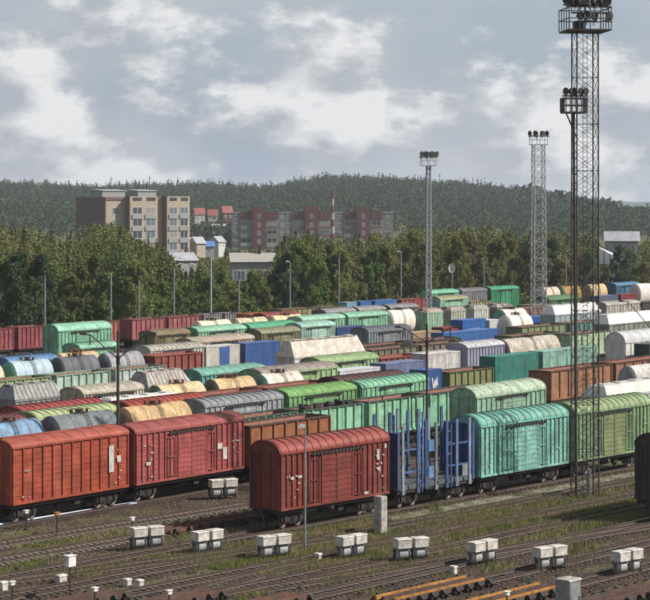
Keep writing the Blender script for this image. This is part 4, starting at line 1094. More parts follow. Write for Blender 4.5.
# ------------------------------------------------------------------ lattice masts
UNIT = {}
def unit_beam():
    if 'b' not in UNIT: UNIT['b'] = MB().box(-.5, .5, -.5, .5, 0, 1).mesh('brace')
    return UNIT['b']
def beam_obj(name, p, q, w, parent, mat):
    p, q = Vector(p), Vector(q); d = q - p
    me = cached(('unit', mat), lambda: unit_beam().copy())
    o = link(name, me, parent, mat)
    o.matrix_local = Matrix.Translation(p) @ d.to_track_quat('Z', 'Y').to_matrix().to_4x4() @ Matrix.Diagonal((w, w, d.length, 1))
    return o
def flood_mesh():
    mb = MB(); n = 12
    rings = [(.34, -.30), (.36, -.26), (.30, .05), (.16, .22), (0, .25)]
    vs_ = [(r*math.cos(2*math.pi*k/n), y, 1.35*r*math.sin(2*math.pi*k/n)) for r, y in rings for k in range(n)]
    mb.add(vs_, [(i*n+k, i*n+(k+1) % n, (i+1)*n+(k+1) % n, (i+1)*n+k) for i in range(4) for k in range(n)]); mb.add([(.33*math.cos(2*math.pi*k/n), -.28, 1.35*.33*math.sin(2*math.pi*k/n)) for k in range(n)], [tuple(range(n))[::-1]])
    mb.box(-.4, .4, .0, .06, -.62, -.45); mb.tube((0, 0, -.6), (0, 0, -1.0), .05, 5)
    return mb.mesh('floodlight')
def platform(t, zc, w, d, h, mat, y0=0, x0=0, rim=.05):
    mb = MB(); mb.box(x0-w, x0+w, y0-d, y0+d, zc-.1, zc+.04)
    link('platform', mb.mesh('platform'), t, mat)
    mb = MB()
    cs = [(x0-w, y0-d), (x0+w, y0-d), (x0+w, y0+d), (x0-w, y0+d)]
    for i in range(4):
        a, b = cs[i], cs[(i+1) % 4]
        for z in (h*.5, h): mb.tube((a[0], a[1], zc+z), (b[0], b[1], zc+z), rim, 5)
        for k in range(4):
            f = k/4; x, y = a[0]+(b[0]-a[0])*f, a[1]+(b[1]-a[1])*f; mb.tube((x, y, zc), (x, y, zc+h), rim, 5)
    link('railing', mb.mesh('railing'), t, mat)
def lattice(t, hbase, htop, wb, wt, n, mat, pw=.05, single=True, legw=.11):
    def at(z): f = (z-hbase)/(htop-hbase); return wb + (wt-wb)*f
    cs = [(-1, -1), (1, -1), (1, 1), (-1, 1)]
    for sx, sy in cs:
        beam_obj('leg', (sx*wb, sy*wb, hbase), (sx*wt, sy*wt, htop), legw, t, mat)
    zs = [hbase + (htop-hbase)*k/n for k in range(n+1)]
    mb = MB()
    for i in range(n):
        z0, z1 = zs[i], zs[i+1]; a, b = at(z0), at(z1)
        for k in range(4):
            p, q = cs[k], cs[(k+1) % 4]
            P0, Q0 = (p[0]*a, p[1]*a, z0), (q[0]*a, q[1]*a, z0); P1, Q1 = (p[0]*b, p[1]*b, z1), (q[0]*b, q[1]*b, z1)
            if single:
                beam_obj('brace', P0, Q1, pw, t, mat); beam_obj('brace', Q0, P1, pw, t, mat)
                if i % 3 == 0: beam_obj('crossbar', P0, Q0, pw*1.3, t, mat)
            else:
                mb.tube(P0, Q1, pw*.55, 4); mb.tube(Q0, P1, pw*.55, 4)
                if i % 2 == 0: mb.tube(P0, Q0, pw*.6, 4)
    if not single: link('bracing', mb.mesh('bracing'), t, mat)
fm = flood_mesh()
# tall mast on the right
p = ground(585, 496, GZ); sY = p.y/FX
t = thing('lattice_mast', 'tall dark lattice floodlight mast rising out of the top of the picture', 'lattice mast', (p.x, p.y, 0), .12)
hT = hgt(31, p.y)
lattice(t, GZ-.1, hT, 1.04, .98, 30, 'mast_paint', pw=.036, legw=.095)
platform(t, hT, 1.95, 1.95, 2.0, 'mast_paint', rim=.05)
for k, x in enumerate((-1.7, -1.05, -.4, .3, .95, 1.65)):
    for j, (dz, dy) in enumerate(((2.5, -1.8), (1.2, -1.6), (2.9, .9))):
        if j == 1 and k in (0, 4): continue
        f = link('floodlight', fm, t, 'steel_dark', loc=(x + .12*j, dy, hT+dz)); f.rotation_euler = (random.uniform(-.3, .1), 0, random.uniform(-.9, .9)); f.scale = (.95, .95, .85)
mb = MB(); mb.box(-1.7, 1.75, -1.85, -1.75, hT+1.4, hT+1.55); mb.box(-1.2, -.4, -1.2, -.2, hT, hT+.8); mb.tube((0, 0, hT), (0, 0, hT+4.4), .08, 6)
link('lamp_bar', mb.mesh('lamp_bar'), t, 'mast_paint')
h2 = hgt(113, p.y)
platform(t, h2, 1.05, .8, 1.25, 'mast_paint', y0=-1.3, x0=-1.35)
for k in range(5):
    f = link('floodlight', fm, t, 'steel_dark', loc=(-2.2+.45*k, -1.7, h2+1.85)); f.rotation_euler = (0, 0, random.uniform(-.6, .6)); f.scale = (.75, .75, .75)
mb = MB(); mb.tube((-2.1, -1.3, h2), (-1.05, -1.05, h2-2.2), .07, 5); mb.tube((-1.05, -1.05, 0), (-1.35, -1.2, h2), .12, 6); link('strut', mb.mesh('strut'), t, 'mast_paint')
mb = MB()
for x in (-.2, .2): mb.tube((x, 0, 0), (x, 0, hT), .03, 4)
for k in range(90): mb.tube((-.2, 0, .3+k*.45), (.2, 0, .3+k*.45), .03, 4) if .3+k*.45 < hT else None
link('ladder', mb.mesh('ladder'), t, 'mast_paint')

def far_mast(x, v, ytop, wpx, label, mat, n, plat, taper=.7):
    u = F2.u_at(x, v); loc = F2.loc(u, v); Y = loc.y; h = hgt(ytop, Y); w = wpx*Y/FX/2
    t = thing('lattice_mast', label, 'lattice mast', (loc.x, Y, 0), .2)
    lattice(t, GZ-.1, h, w, w*taper, n, mat, pw=.10, single=False, legw=.15)
    pw = plat*Y/FX/2
    mb = MB(); mb.box(-pw, pw, -pw*.6, pw*.6, h, h+.15)
    for zz in (1.0, 1.9):
        for yy in (-pw*.6, pw*.6): mb.tube((-pw, yy, h+zz), (pw, yy, h+zz), .07, 4)
        for xx in (-pw, pw): mb.tube((xx, -pw*.6, h+zz), (xx, pw*.6, h+zz), .07, 4)
    for xx in (-pw, 0, pw):
        for yy in (-pw*.6, pw*.6): mb.tube((xx, yy, h), (xx, yy, h+1.9), .07, 4)
    link('platform', mb.mesh('platform'), t, mat)
    for k in range(6):
        f = link('floodlight', fm, t, 'steel_dark', loc=(-pw + 2*pw*k/5, -pw*.5*(1 if k % 2 else -.4), h+2.3)); f.rotation_euler = (0, 0, random.uniform(-.8, .8)); f.scale = (1.15, 1.15, 1.1)
far_mast(428.5, 221, 166, 5.0, 'slim silver lattice floodlight mast in the middle above the short hoppers', 'mast_silver', 34, 14)
far_mast(538.5, 211, 145, 13, 'grey lattice floodlight mast between the slim silver one and the tall dark one', 'mast_silver', 24, 16, .8)

# thin poles at the edge of the trees
poles = [(45, 276, 'first'), (111, 273, 'second'), (139, 281, 'third'), (174, 268, 'fourth'), (239, 281, 'sixth'), (290, 262, 'seventh'), (339, 258, 'eighth'), (401, 252, 'ninth'), (484, 262, 'tenth'), (566, 255, 'eleventh')]
for x, yt, o_ in poles:
    v = 263.5; u = F2.u_at(x, v); lamp_post(x, 0, yt, 'thin grey pole before the trees, %s from the left' % o_, r=.16, arm=.4, head=(x in (290, 401)), base=F2.loc(u, v))
v = 262; u = F2.u_at(211, v); lamp_post(211, 0, 258, 'pale tall pole before the trees, fifth from the left, brightest', r=.19, mat='mast_silver', head=False, base=F2.loc(u, v))
# round white dish on a pole
v = 264; u = F2.u_at(452, v); b = F2.loc(u, v); t = thing('dish_antenna', 'round white dish on a thin pole before the dark trees', 'dish antenna', (b.x, b.y, 0))
hd = hgt(268, b.y); mb = MB(); mb.tube((0, 0, 0), (0, 0, hd), .14, 6); link('pole', mb.mesh('pole'), t, 'steel_grey')
mb = MB(); n = 18; vs_ = [(0, .25, hd)]
for r_, y in ((.45, .1), (.8, -.15), (.8, -.08), (.45, .18)): vs_ += [(r_*math.cos(2*math.pi*k/n), y, hd + 1.4*r_*math.sin(2*math.pi*k/n)) for k in range(n)]
fs_ = [(1+k, 1+(k+1) % n, 0) for k in range(n)] + [(1+i*n+k, 1+i*n+(k+1) % n, 1+(i+1)*n+(k+1) % n, 1+(i+1)*n+k) for i in range(3) for k in range(n)]
link('dish', mb.add(vs_, fs_).mesh('dish'), t, 'white_mark')

# ================================================================== buildings beyond the yard
def building(name, label, cat, loc, rot, z=0): return thing(name, label, cat, (loc[0], loc[1], z), rot)
def window(parent, x, y, z, w, h, mat='house_white'):
    """opening on a face turned to -y of the parent"""
    f = MB(); t_ = .25
    for a in ((x-w/2, x-w/2+t_, z, z+h), (x+w/2-t_, x+w/2, z, z+h), (x-w/2+t_, x+w/2-t_, z+h-t_, z+h), (x-w/2+t_, x+w/2-t_, z, z+t_), (x-.1, x+.1, z+t_, z+h-t_)): f.box(a[0], a[1], y-.12, y+.02, a[2], a[3])
    o = link('window', f.mesh('window'), parent, mat)
    link('pane', MB().box(x-w/2+t_, x+w/2-t_, y-.05, y-.02, z+t_, z+h-t_).mesh('pane'), o, random.choice(['window_glass', 'window_glass', 'window_bright', 'window_curtain']))
# tan brick block
Y0 = 900.0; m_px = Y0/FX
bl = (xat(106, Y0), Y0); rb = math.radians(33)
t = building('apartment_block', 'tan brick apartment block with shade-toned windowless left wall, above the trees at left', 'apartment block', bl, rb)
zt = hgt(197, Y0); zb = -1
WL = 77*m_px/math.cos(rb); DL = 36*m_px/math.sin(rb)
link('wall', MB().box(0, WL, 0, DL, zb, zt-1.2).mesh('wall'), t, 'tan_brick')
link('shade_toned_blind_wall', MB().box(-.35, -.003, 0, DL, zb, zt-1.2).mesh('shade_toned_blind_wall'), t, 'brown_and_shade_brick')  # thin dark sheet: shade of the left wall put into its colour
link('roof', MB().box(-.5, WL+.3, -.4, DL+.3, zt-1.2, zt).mesh('roof'), t, 'brown_and_shade_brick')
bays = [(.24*WL, .58*WL), (.70*WL, .985*WL)]
for x0, x1 in bays:
    ba = link('bay', MB().box(x0, x1, -4.2, -.003, zb, zt+.3).mesh('bay'), t, 'tan_brick')
    link('shade_toned_bay_side', MB().box(x0-.3, x0-.003, -4.2, -.01, zb, zt+.3).mesh('shade_toned_bay_side'), ba, 'brown_and_shade_brick')  # dark strip painting the shade on the bay's left side
    for k in range(2): link('parapet_vent', MB().box(x0+1.2+(x1-x0)*.5*k, x0+(x1-x0)*.42+(x1-x0)*.5*k, -4.28, -4.2, zt-1.6, zt-.2).mesh('parapet_vent'), t, 'steel_dark')
    for zz in range(6):
        z = zt - 7.4 - zz*5.2
        for k in range(2):
            xm = x0 + (x1-x0)*(.26+.48*k); window(t, xm, -4.2, z, (x1-x0)*.36, 3.2)
            link('balcony_panel', MB().box(xm-(x1-x0)*.2, xm+(x1-x0)*.2, -4.6, -4.25, z-1.9, z-.1).mesh('balcony_panel'), t, 'pale_panel')
for zz in range(6): window(t, .12*WL, 0, zt-7.4-zz*5.2, 3.0, 3.0)
for x, w in ((.02, 11), (.46, 9)):
    h_ = link('stair_housing', MB().box(WL*x, WL*x+w, 5, 14, zt, zt+2.6).mesh('stair_housing'), t, 'pale_panel')
    link('housing_roof', MB().prism_x([(4.6, zt+2.6), (14.4, zt+2.6), (14.4, zt+3.4), (4.6, zt+2.9)], WL*x-.4, WL*x+w+.4).mesh('housing_roof'), h_, 'roof_slate')
for x, hh in ((.18, 9), (.62, 7), (.66, 9.5)):
    mb = MB(); mb.tube((WL*x, 9, zt), (WL*x, 9, zt+hh), .14, 5)
    for q in (.7, .85): mb.tube((WL*x-1.2, 9, zt+hh*q), (WL*x+1.2, 9, zt+hh*q), .09, 4)
    link('antenna', mb.mesh('antenna'), t, 'steel_dark')
# red and grey block
Y1 = 1250.0; m1 = Y1/FX
t = building('apartment_block', 'long grey apartment block with three dark red brick towers', 'apartment block', (xat(232, Y1), Y1), math.radians(4))
TW = (394-232)*m1; zt = hgt(213, Y1); ztt = hgt(206.5, Y1)
link('wall', MB().box(0, TW, 0, 14, -1, zt).mesh('wall'), t, 'grey_panel')
link('roof', MB().box(-.3, TW+.3, -.3, 14.3, zt, zt+.5).mesh('roof'), t, 'roof_slate')
def fx_(x): return (x-232)*m1
for x0, x1 in ((252.5, 265), (305, 318), (357, 370)):
    link('brick_tower', MB().box(fx_(x0), fx_(x1), -2.2, 14.6, -1, ztt).mesh('brick_tower'), t, 'red_brick')
    for k in range(4): window(t, (fx_(x0)+fx_(x1))/2, -2.2, zt-3.2-k*5.0, 2.0, 2.6)
for x0, x1 in ((240, 252), (266, 278), (292, 304), (319, 331), (344, 356), (371, 383)):
    link('brick_band', MB().box(fx_(x0), fx_(x1), -.5, -.003, zt-3.6, zt+.9).mesh('brick_band'), t, 'red_brick')
    for k in range(4):
        z = zt - 7.6 - k*5.0
        window(t, (fx_(x0)+fx_(x1))/2, 0, z, fx_(x1)-fx_(x0)-1.0, 2.8)
        link('balcony_panel', MB().box(fx_(x0)+.3, fx_(x1)-.3, -1.4, -1.15, z-2.0, z-.1).mesh('balcony_panel'), t, random.choice(['pale_panel', 'grey_panel', 'brown_and_shade_brick']))
for x in (236, 282, 288, 336, 341, 388):
    for k in range(5): window(t, fx_(x), 0, zt-3.6-k*5.0, 2.0, 2.6)
for x in (262, 300, 352): 
    link('roof_vent', MB().box(fx_(x), fx_(x)+1.6, 4, 6, zt+.5, zt+2.2).mesh('roof_vent'), t, 'pale_panel')
# red and white striped mast before it
b = (xat(332.5, 1120), 1120.0); t = thing('striped_mast', 'slender red and grey banded mast before the red towered block', 'mast', (b[0], b[1], 0))
hh = hgt(192, 1120)
for k in range(9):
    z0, z1 = hh*k/9, hh*(k+1)/9
    mb = MB(); mb.tube((0, 0, z0), (0, 0, z1-.01), 1.3-.07*k, 8, 1.3-.07*(k+1)); link('mast_section', mb.mesh('mast_section'), t, 'concrete' if k % 2 else 'red_brick')
# little houses
def house(x, yb, Y, w, h, rh, wall, roof, label, rot=.3, d=5.5):
    w, h, rh = w*.62, h*.7, rh*.62
    zb = hgt(yb, Y); t = building('house', label, 'house', (xat(x, Y), Y), rot, 0)
    link('wall', MB().box(-w/2, w/2, 0, d, zb-3 if Y > 1200 else -1, zb+h).mesh('wall'), t, wall)
    mb = MB(); mb.prism_x([(-.6, zb+h), (d+.6, zb+h), (d/2, zb+h+rh)], -w/2-.5, w/2+.5); r = link('roof', mb.mesh('roof'), t, roof)
    link('chimney', MB().box(w*.2, w*.2+.9, d/2, d/2+.9, zb+h+rh*.6, zb+h+rh+1.4).mesh('chimney'), r, 'red_brick')
    for k in (-.25, .25): window(t, w*k, 0, zb+h*.35, w*.18, h*.4)
HS = [(192, 253, 980, 9, 6, 5, 'pale_panel', 'roof_slate', 'white cottage with slate roof right of the tan brick block', .4),
      (201, 253, 950, 8, 6, 5, 'tan_brick', 'roof_slate', 'ochre cottage between the brick blocks', .7),
      (207, 254, 1000, 11, 5, 4.2, 'pale_panel', 'roof_blue', 'cottage with bright blue roof between the brick blocks', .2),
      (222, 249, 1080, 10, 5, 5, 'house_white', 'roof_slate', 'white cottage left of the long grey block', 1.0),
      (200, 222, 1600, 12, 8, 8, 'house_white', 'roof_red', 'red roofed house on the slope, left of three', .3),
      (213, 221, 1650, 12, 6, 8, 'house_white', 'roof_red', 'red roofed house on the slope, middle of three', .1),
      (228, 220, 1700, 13, 8, 9, 'red_brick', 'roof_red', 'red roofed house on the slope, right of three', .4),
      (219, 231, 1400, 14, 4, 3, 'house_white', 'house_white', 'low white shed on the slope below red roofs', .1),
      (7, 208, 2100, 16, 7, 6, 'house_white', 'roof_slate', 'pale house at the left edge on the wooded slope', .2)]
for a in HS: house(*a)
# long roof at foot of tan block, low workshop, shed at right
house(186, 270, 640, 12, 4, 4, 'pale_panel', 'roof_slate', 'low building with blue-grey roof at the foot of the tan block', .5, 7)
Yw = 620.0; t = building('workshop', 'low grey workshop with pale sheet roof half hidden by trees', 'workshop', (xat(232, Yw), Yw), .1)
ww = 44*Yw/FX; zr = hgt(262, Yw)
link('wall', MB().box(0, ww, 0, 12, -1, zr).mesh('wall'), t, 'pale_panel')
link('roof', MB().prism_x([(-.6, zr), (12.6, zr), (6, zr+2.6)], -.6, ww+.6).mesh('roof'), t, 'concrete')
for k in range(3): window(t, ww*(.2+.3*k), 0, zr-5.5, 2.6, 3.0)
link('chimney', MB().box(ww*.62, ww*.62+.8, 5, 6, zr+1, zr+4.5).mesh('chimney'), t, 'steel_dark')
Ys = 640.0; t = building('station_shed', 'grey two-storey shed with pale roof among dark trees at the far right', 'shed', (xat(606, Ys), Ys), -.1)
ws = 32*Ys/FX; zr = hgt(241, Ys)
link('wall', MB().box(0, ws, 0, 10, -1, zr).mesh('wall'), t, 'pale_panel')
link('roof', MB().prism_x([(-.6, zr), (10.6, zr), (9, zr+2.7), (4, zr+2.9)], -.6, ws+.6).mesh('roof'), t, 'roof_slate')
for k in range(4):
    for j in range(2): window(t, ws*(.15+.23*k), 0, zr-3.6-j*4.6, 1.4, 2.6)
Yc = 600.0; t = building('canopy_roof', 'pale translucent sloping roof among dark trees left of the far shed', 'canopy', (xat(598, Yc), Yc), -.15)
wc = 30*Yc/FX; za, zb_ = hgt(247, Yc), hgt(264, Yc)
mb = MB(); mb.add([(0, 0, za), (0, 6, za), (wc, 6, zb_+1), (wc, 0, zb_), (0, 0, zb_), (0, 6, zb_+.5)], [(0,3,2,1), (0,4,3), (4,5,2,3), (0,1,5,4), (1,2,5)])
link('roof_sheet', mb.mesh('roof_sheet'), t, 'lamp_glass')
mb = MB()
for k in range(6): f = k/5; mb.tube((wc*f, .1, -1), (wc*f, .1, za+(zb_-za)*f), .2, 5)
link('post_row', mb.mesh('post_row'), t, 'steel_dark')
# pylon on the ridge
Yp = 2600.0; t = thing('pylon', 'tiny power pylon standing on the wooded ridge above the red towers', 'pylon', (xat(254, Yp), Yp, 0))
zz = hgt(183, Yp); mb = MB()
for sx in (-1, 1):
    for sy in (-1, 1): mb.tube((sx*3, sy*3, 0), (sx*.5, sy*.5, zz), .45, 4)
link('legs_frame', mb.mesh('legs_frame'), t, 'steel_dark')
mb = MB()
for q, wv in ((.9, 5), (.96, 3.5)): mb.tube((-wv, 0, zz*q), (wv, 0, zz*q), .4, 4)
link('cross_arms', mb.mesh('cross_arms'), t, 'steel_dark')

# ================================================================== hills
RIDGE = [(-200, 188), (0, 187), (60, 190), (110, 192), (160, 190), (210, 189), (250, 192), (285, 190), (315, 183), (345, 182), (400, 184), (440, 187), (480, 190), (520, 199), (560, 210), (600, 222), (660, 228), (900, 230)]
def ridge_y(x):
    for (a, ya), (b, yb) in zip(RIDGE, RIDGE[1:]):
        if a <= x <= b: return ya + (yb-ya)*(x-a)/(b-a)
    return 222
YR = 2600.0
def hill_z(X, Y):
    x = 325 + FX*X/Y if Y > 1 else 0
    x = max(-190, min(890, 325 + FX*X/YR))
    top = hgt(ridge_y(x), YR) - 9
    f = (Y-1350)/(YR-1350); f = max(0, min(1, f)); f = f*f*(3-2*f)
    if Y > YR: f = max(0, 1-(Y-YR)/900)
    return max(0, top)*f + GZ - .1
nx, ny = 70, 26
xs_ = np.linspace(-1100, 1100, nx); ys_ = np.linspace(1350, 3500, ny)
vv = [(x, y, hill_z(x, y)) for y in ys_ for x in xs_]
ff = [(j*nx+i, j*nx+i+1, (j+1)*nx+i+1, (j+1)*nx+i) for j in range(ny-1) for i in range(nx-1)]
kind(link('hill', MB().add(vv, ff).mesh('hill', True), None, 'meadow'), 'structure')
# far blue ridge at right
flat('far_forest', (0.03, 0.055, 0.035), .95, .3, .01, bmp=0)
mb = MB(); n = 60; vs_ = []
for i in range(n):
    X = -2400 + 5200*i/(n-1); zt_ = H + (205-202.5)*7000/FX + 6*math.sin(i*.7) + 4*math.sin(i*1.9)
    vs_ += [(X, 6600, GZ), (X, 7000, zt_), (X, 7900, GZ)]
fs_ = [(i*3+k, (i+1)*3+k, (i+1)*3+k+1, i*3+k+1) for i in range(n-1) for k in range(2)]
kind(link('far_hill', mb.add(vs_, fs_).mesh('far_hill', True), None, 'far_forest'), 'structure')

# ------------------------------------------------------------------ woods that read as one mass
def leaf_cloud(name, centers, radii, nleaf, size, mat, label, squash=1.5, conf=None):
    """many leaf-clump quads scattered through crown volumes, one mesh"""
    T = len(centers); tot = T*nleaf
    c = np.repeat(np.array(centers), nleaf, 0); r = np.repeat(np.array(radii), nleaf)
    d = rng.normal(size=(tot, 3)); d /= np.linalg.norm(d, axis=1)[:, None]
    rad = rng.uniform(.45, 1.0, tot)**.6
    if conf is not None:
        cf = np.repeat(np.array(conf), nleaf); hh_ = rng.uniform(-1, 1, tot)
        d2 = d.copy(); d2[:, 2] = hh_ ; k = (1-hh_)/2*.62; nrm = np.linalg.norm(d[:, :2], axis=1); d2[:, 0] = d[:, 0]/nrm*k; d2[:, 1] = d[:, 1]/nrm*k
        d = np.where(cf[:, None] > .5, d2*1.35, d)
    pos = c + d*(rad*r)[:, None]*np.array([1, 1, squash])
    a = rng.normal(size=(tot, 3)); a /= np.linalg.norm(a, axis=1)[:, None]
    b = np.cross(a, rng.normal(size=(tot, 3))); b /= np.linalg.norm(b, axis=1)[:, None]
    s = size*rng.uniform(.6, 1.4, tot)[:, None]
    V = np.stack([pos - a*s, pos + b*s*1.1, pos + a*s], 1).reshape(-1, 3)
    me = bpy.data.meshes.new(name); me.vertices.add(tot*3); me.vertices.foreach_set('co', V.astype(np.float32).ravel())
    me.loops.add(tot*3); me.loops.foreach_set('vertex_index', np.arange(tot*3, dtype=np.int32))
    me.polygons.add(tot); me.polygons.foreach_set('loop_start', np.arange(0, tot*3, 3, dtype=np.int32))
    me.update(calc_edges=True); me.validate()
    me.materials.append(MATS[mat])
    o = bpy.data.objects.new(name, me); COL.objects.link(o)
    return o
# wooded hill
cs, rs, cf = [], [], []
for k in range(7000):
    Y = 1400 + 1300*math.sqrt(random.random()); x = random.uniform(-30, 680); X = xat(x, Y)
    if 180 < x < 235 and Y < 1800 and random.random() < .8: continue
    r = random.uniform(3.4, 7.0); cs.append((X, Y, hill_z(X, Y) + r*1.1)); rs.append(r); cf.append(1 if random.random() < .22 else 0)
for k in range(420):
    Y = random.uniform(1280, 1850); x = random.uniform(180, 240); yt = random.uniform(219, 246); r = random.uniform(3.0, 5.0); cs.append((xat(x, Y), Y, hgt(yt, Y) - r*1.7)); rs.append(r); cf.append(0)
kind(leaf_cloud('hillside_forest', cs, rs, 120, .95, 'hill_leaves', '', 1.75, cf), 'stuff', 'hazy mixed forest covering the hill behind the town')
# woodland between the yard and the town
TOP = [(-60, 226), (0, 227), (35, 228), (60, 240), (95, 221), (118, 224), (135, 238), (160, 248), (183, 262), (200, 268), (228, 268), (240, 272), (270, 262), (285, 240), (310, 232), (330, 238), (350, 242), (372, 232), (392, 238), (415, 226), (440, 232), (470, 226), (500, 230), (520, 236), (548, 232), (570, 236), (595, 240), (640, 240), (700, 238)]
def top_y(x):
    for (a, ya), (b, yb) in zip(TOP, TOP[1:]):
        if a <= x <= b: return ya + (yb-ya)*(x-a)/(b-a)
    return 260
cs, rs, cf = [], [], []; far_c, far_r, far_f = [], [], []
for k in range(1900):
    Y = 470 + 860*random.random()**1.3; x = random.uniform(-30, 680); X = xat(x, Y)
    u_, v_ = F2.uv(X, Y)
    if v_ < 288: continue
    if abs(Y-Y0-15) < 40 and 60 < x < 190: continue
    if abs(Y-Y1-8) < 20 and 225 < x < 400: continue
    yt = top_y(x) + random.uniform(-3, 18)
    if 225 < x < 280 and Y < 660: yt = max(yt, 272 + random.uniform(0, 14))
    if 590 < x < 645 and Y < 665: yt = max(yt, 262 + random.uniform(0, 12))
    if 180 < x < 232: yt = max(yt, 262)
    if 175 < x < 200 and Y < 660: yt = max(yt, 270)
    if Y > 900: yt = max(yt, min(232, 205 + (H-17)*FX/Y)) if not (225 < x < 400) else 250
    if Y > 900 and 60 < x < 190: yt = max(yt, 240)
    ht = hgt(yt, Y); ht = min(ht, random.uniform(15, 25))
    if ht < 4: continue
    r = min(ht/3.3, random.uniform(2.2, 4.2)); cn = 1 if random.random() < .28 else 0
    A = (cs, rs, cf) if Y < 720 else (far_c, far_r, far_f)
    A[0].append((X, Y, ht - r*1.55)); A[1].append(r); A[2].append(cn)
    if ht > r*4.2: A[0].append((X, Y, ht - r*3.6)); A[1].append(r*1.05); A[2].append(0)
for k in range(90):
    Y = random.uniform(660, 960); x = random.uniform(176, 236); ht = hgt(random.uniform(256, 268), Y); r = min(ht/3.3, random.uniform(2.2, 3.6))
    if ht > 4: cs.append((xat(x, Y), Y, ht - r*1.5)); rs.append(r); cf.append(0); cs.append((xat(x, Y), Y, ht - r*3.4)); rs.append(r); cf.append(0)
kind(leaf_cloud('woodland', cs, rs, 640, .28, 'wood_leaves', '', 1.5, cf), 'stuff', 'mixed autumn woodland behind the yard')
kind(leaf_cloud('distant_woodland', far_c, far_r, 240, .55, 'wood_leaves', '', 1.5, far_f), 'stuff', 'mixed woodland around the apartment blocks')
# far plain woods to the right of the hill
cs, rs, cf = [], [], []
for k in range(1800):
    Y = random.uniform(2000, 4200); x = random.uniform(520, 690); X = xat(x, Y); r = random.uniform(6, 10); cs.append((X, Y, r*1.2+hill_z(X, Y))); rs.append(r); cf.append(0)
kind(leaf_cloud('distant_forest', cs, rs, 22, 3.5, 'hill_leaves', '', 1.3, cf), 'stuff', 'dark level forest far beyond the right-hand trees')

# ------------------------------------------------------------------ single trees of the front belt
def crown_mesh(seed, hh, rw, nclump, nleaf, size, sp):
    """crown of several uneven lobes on limbs, each lobe a cluster of leaf clumps"""
    r = np.random.default_rng(seed); P = []
    lobes = []
    nl = {'round': 9, 'tall': 8, 'cone': 14}[sp]
    for k in range(nl):
        f = (k+.5)/nl + r.uniform(-.05, .05)
        if sp == 'cone': env = rw*(1.0-f)*.55; lr = rw*(1.05-f)*.55
        elif sp == 'tall': env = rw*.5*math.sin(math.pi*min(1, .18+.75*f))+.1; lr = rw*r.uniform(.38, .58)*(1.1-.55*f)
        else: env = rw*.62*math.sin(math.pi*min(1, .15+.8*f))+.1; lr = rw*r.uniform(.36, .6)*(1.15-.5*f)
        a = k*2.4 + r.uniform(-.6, .6)
        lobes.append((env*math.cos(a), env*math.sin(a), hh*(.14+.80*f), lr))
    lobes.append((0, 0, hh*.9, rw*.26 if sp != 'cone' else rw*.1))
    for k in range(nclump):
        lx, ly, lz, lr = lobes[r.integers(len(lobes))]
        d = r.normal(size=3); d /= np.linalg.norm(d); q = lr*r.uniform(.35, 1.05)
        c = np.array([lx, ly, lz]) + d*q*np.array([1, 1, 1.35 if sp != 'cone' else .6])
        cr = r.uniform(.5, 1.1)*rw*.17
        d = r.normal(size=(nleaf, 3)); d /= np.linalg.norm(d, axis=1)[:, None]
        P.append(c + d*(cr*r.uniform(.2, 1.15, nleaf)**.7)[:, None]*np.array([1, 1, 1.2 if sp != 'cone' else .6]))
    P = np.concatenate(P); n = len(P)
    a = r.normal(size=(n, 3)); a /= np.linalg.norm(a, axis=1)[:, None]; b = np.cross(a, r.normal(size=(n, 3))); b /= np.linalg.norm(b, axis=1)[:, None]
    s = size*r.uniform(.6, 1.4, n)[:, None]
    V = np.stack([P-a*s, P+b*s*.7, P+a*s, P-b*s*.7], 1).reshape(-1, 3)
    me = bpy.data.meshes.new('crown'); me.vertices.add(n*4); me.vertices.foreach_set('co', V.astype(np.float32).ravel())
    me.loops.add(n*4); me.loops.foreach_set('vertex_index', np.arange(n*4, dtype=np.int32)); me.polygons.add(n); me.polygons.foreach_set('loop_start', np.arange(0, n*4, 4, dtype=np.int32))
    me.update(calc_edges=True); me.validate(); me.materials.append(MATS['leaves']); return me
def trunk_mesh(seed, hh, rw):
    r = random.Random(seed); mb = MB(); p = Vector((0, 0, -.5)); rad = hh*.018+.06
    for k in range(5):
        q = Vector((r.uniform(-.15, .15)*k*.3, r.uniform(-.15, .15)*k*.3, hh*.9*(k+1)/5)); mb.tube(p, q, rad*(1-k*.18), 7, rad*(1-(k+1)*.18)); 
        if k >= 1:
            for j in range(3):
                a = r.uniform(0, 6.28); e_ = q + Vector((math.cos(a), math.sin(a), .9))*rw*.55*(1-.12*k); mb.tube(q, e_, rad*.4, 5, rad*.12)
        p = q
    return mb.mesh('trunk')
VAR = {}
for sp, nm in (('round', 4), ('tall', 3), ('cone', 2)):
    VAR[sp] = []
    for k in range(nm):
        rw = {'round': 4.2, 'tall': 3.2, 'cone': 3.2}[sp]
        VAR[sp].append((crown_mesh(10+k+len(sp)*7, 16.0, rw, 190, 52, .20, sp), trunk_mesh(k+len(sp), 16.0, rw)))
GREEN, OLIVE, DARK, TAWNY, BRIGHT = (.088, .122, .034, 1), (.118, .118, .042, 1), (.036, .064, .030, 1), (.125, .112, .050, 1), (.125, .155, .042, 1)
NMC = {GREEN: 'mid green', OLIVE: 'olive', DARK: 'dark green', TAWNY: 'tawny', BRIGHT: 'bright green'}
NMS = {'round': 'bushy tree', 'tall': 'slender tree', 'cone': 'pine'}
belt = []
xs2 = [-12 + 13.7*k for k in range(50)]
r = random.Random(21)
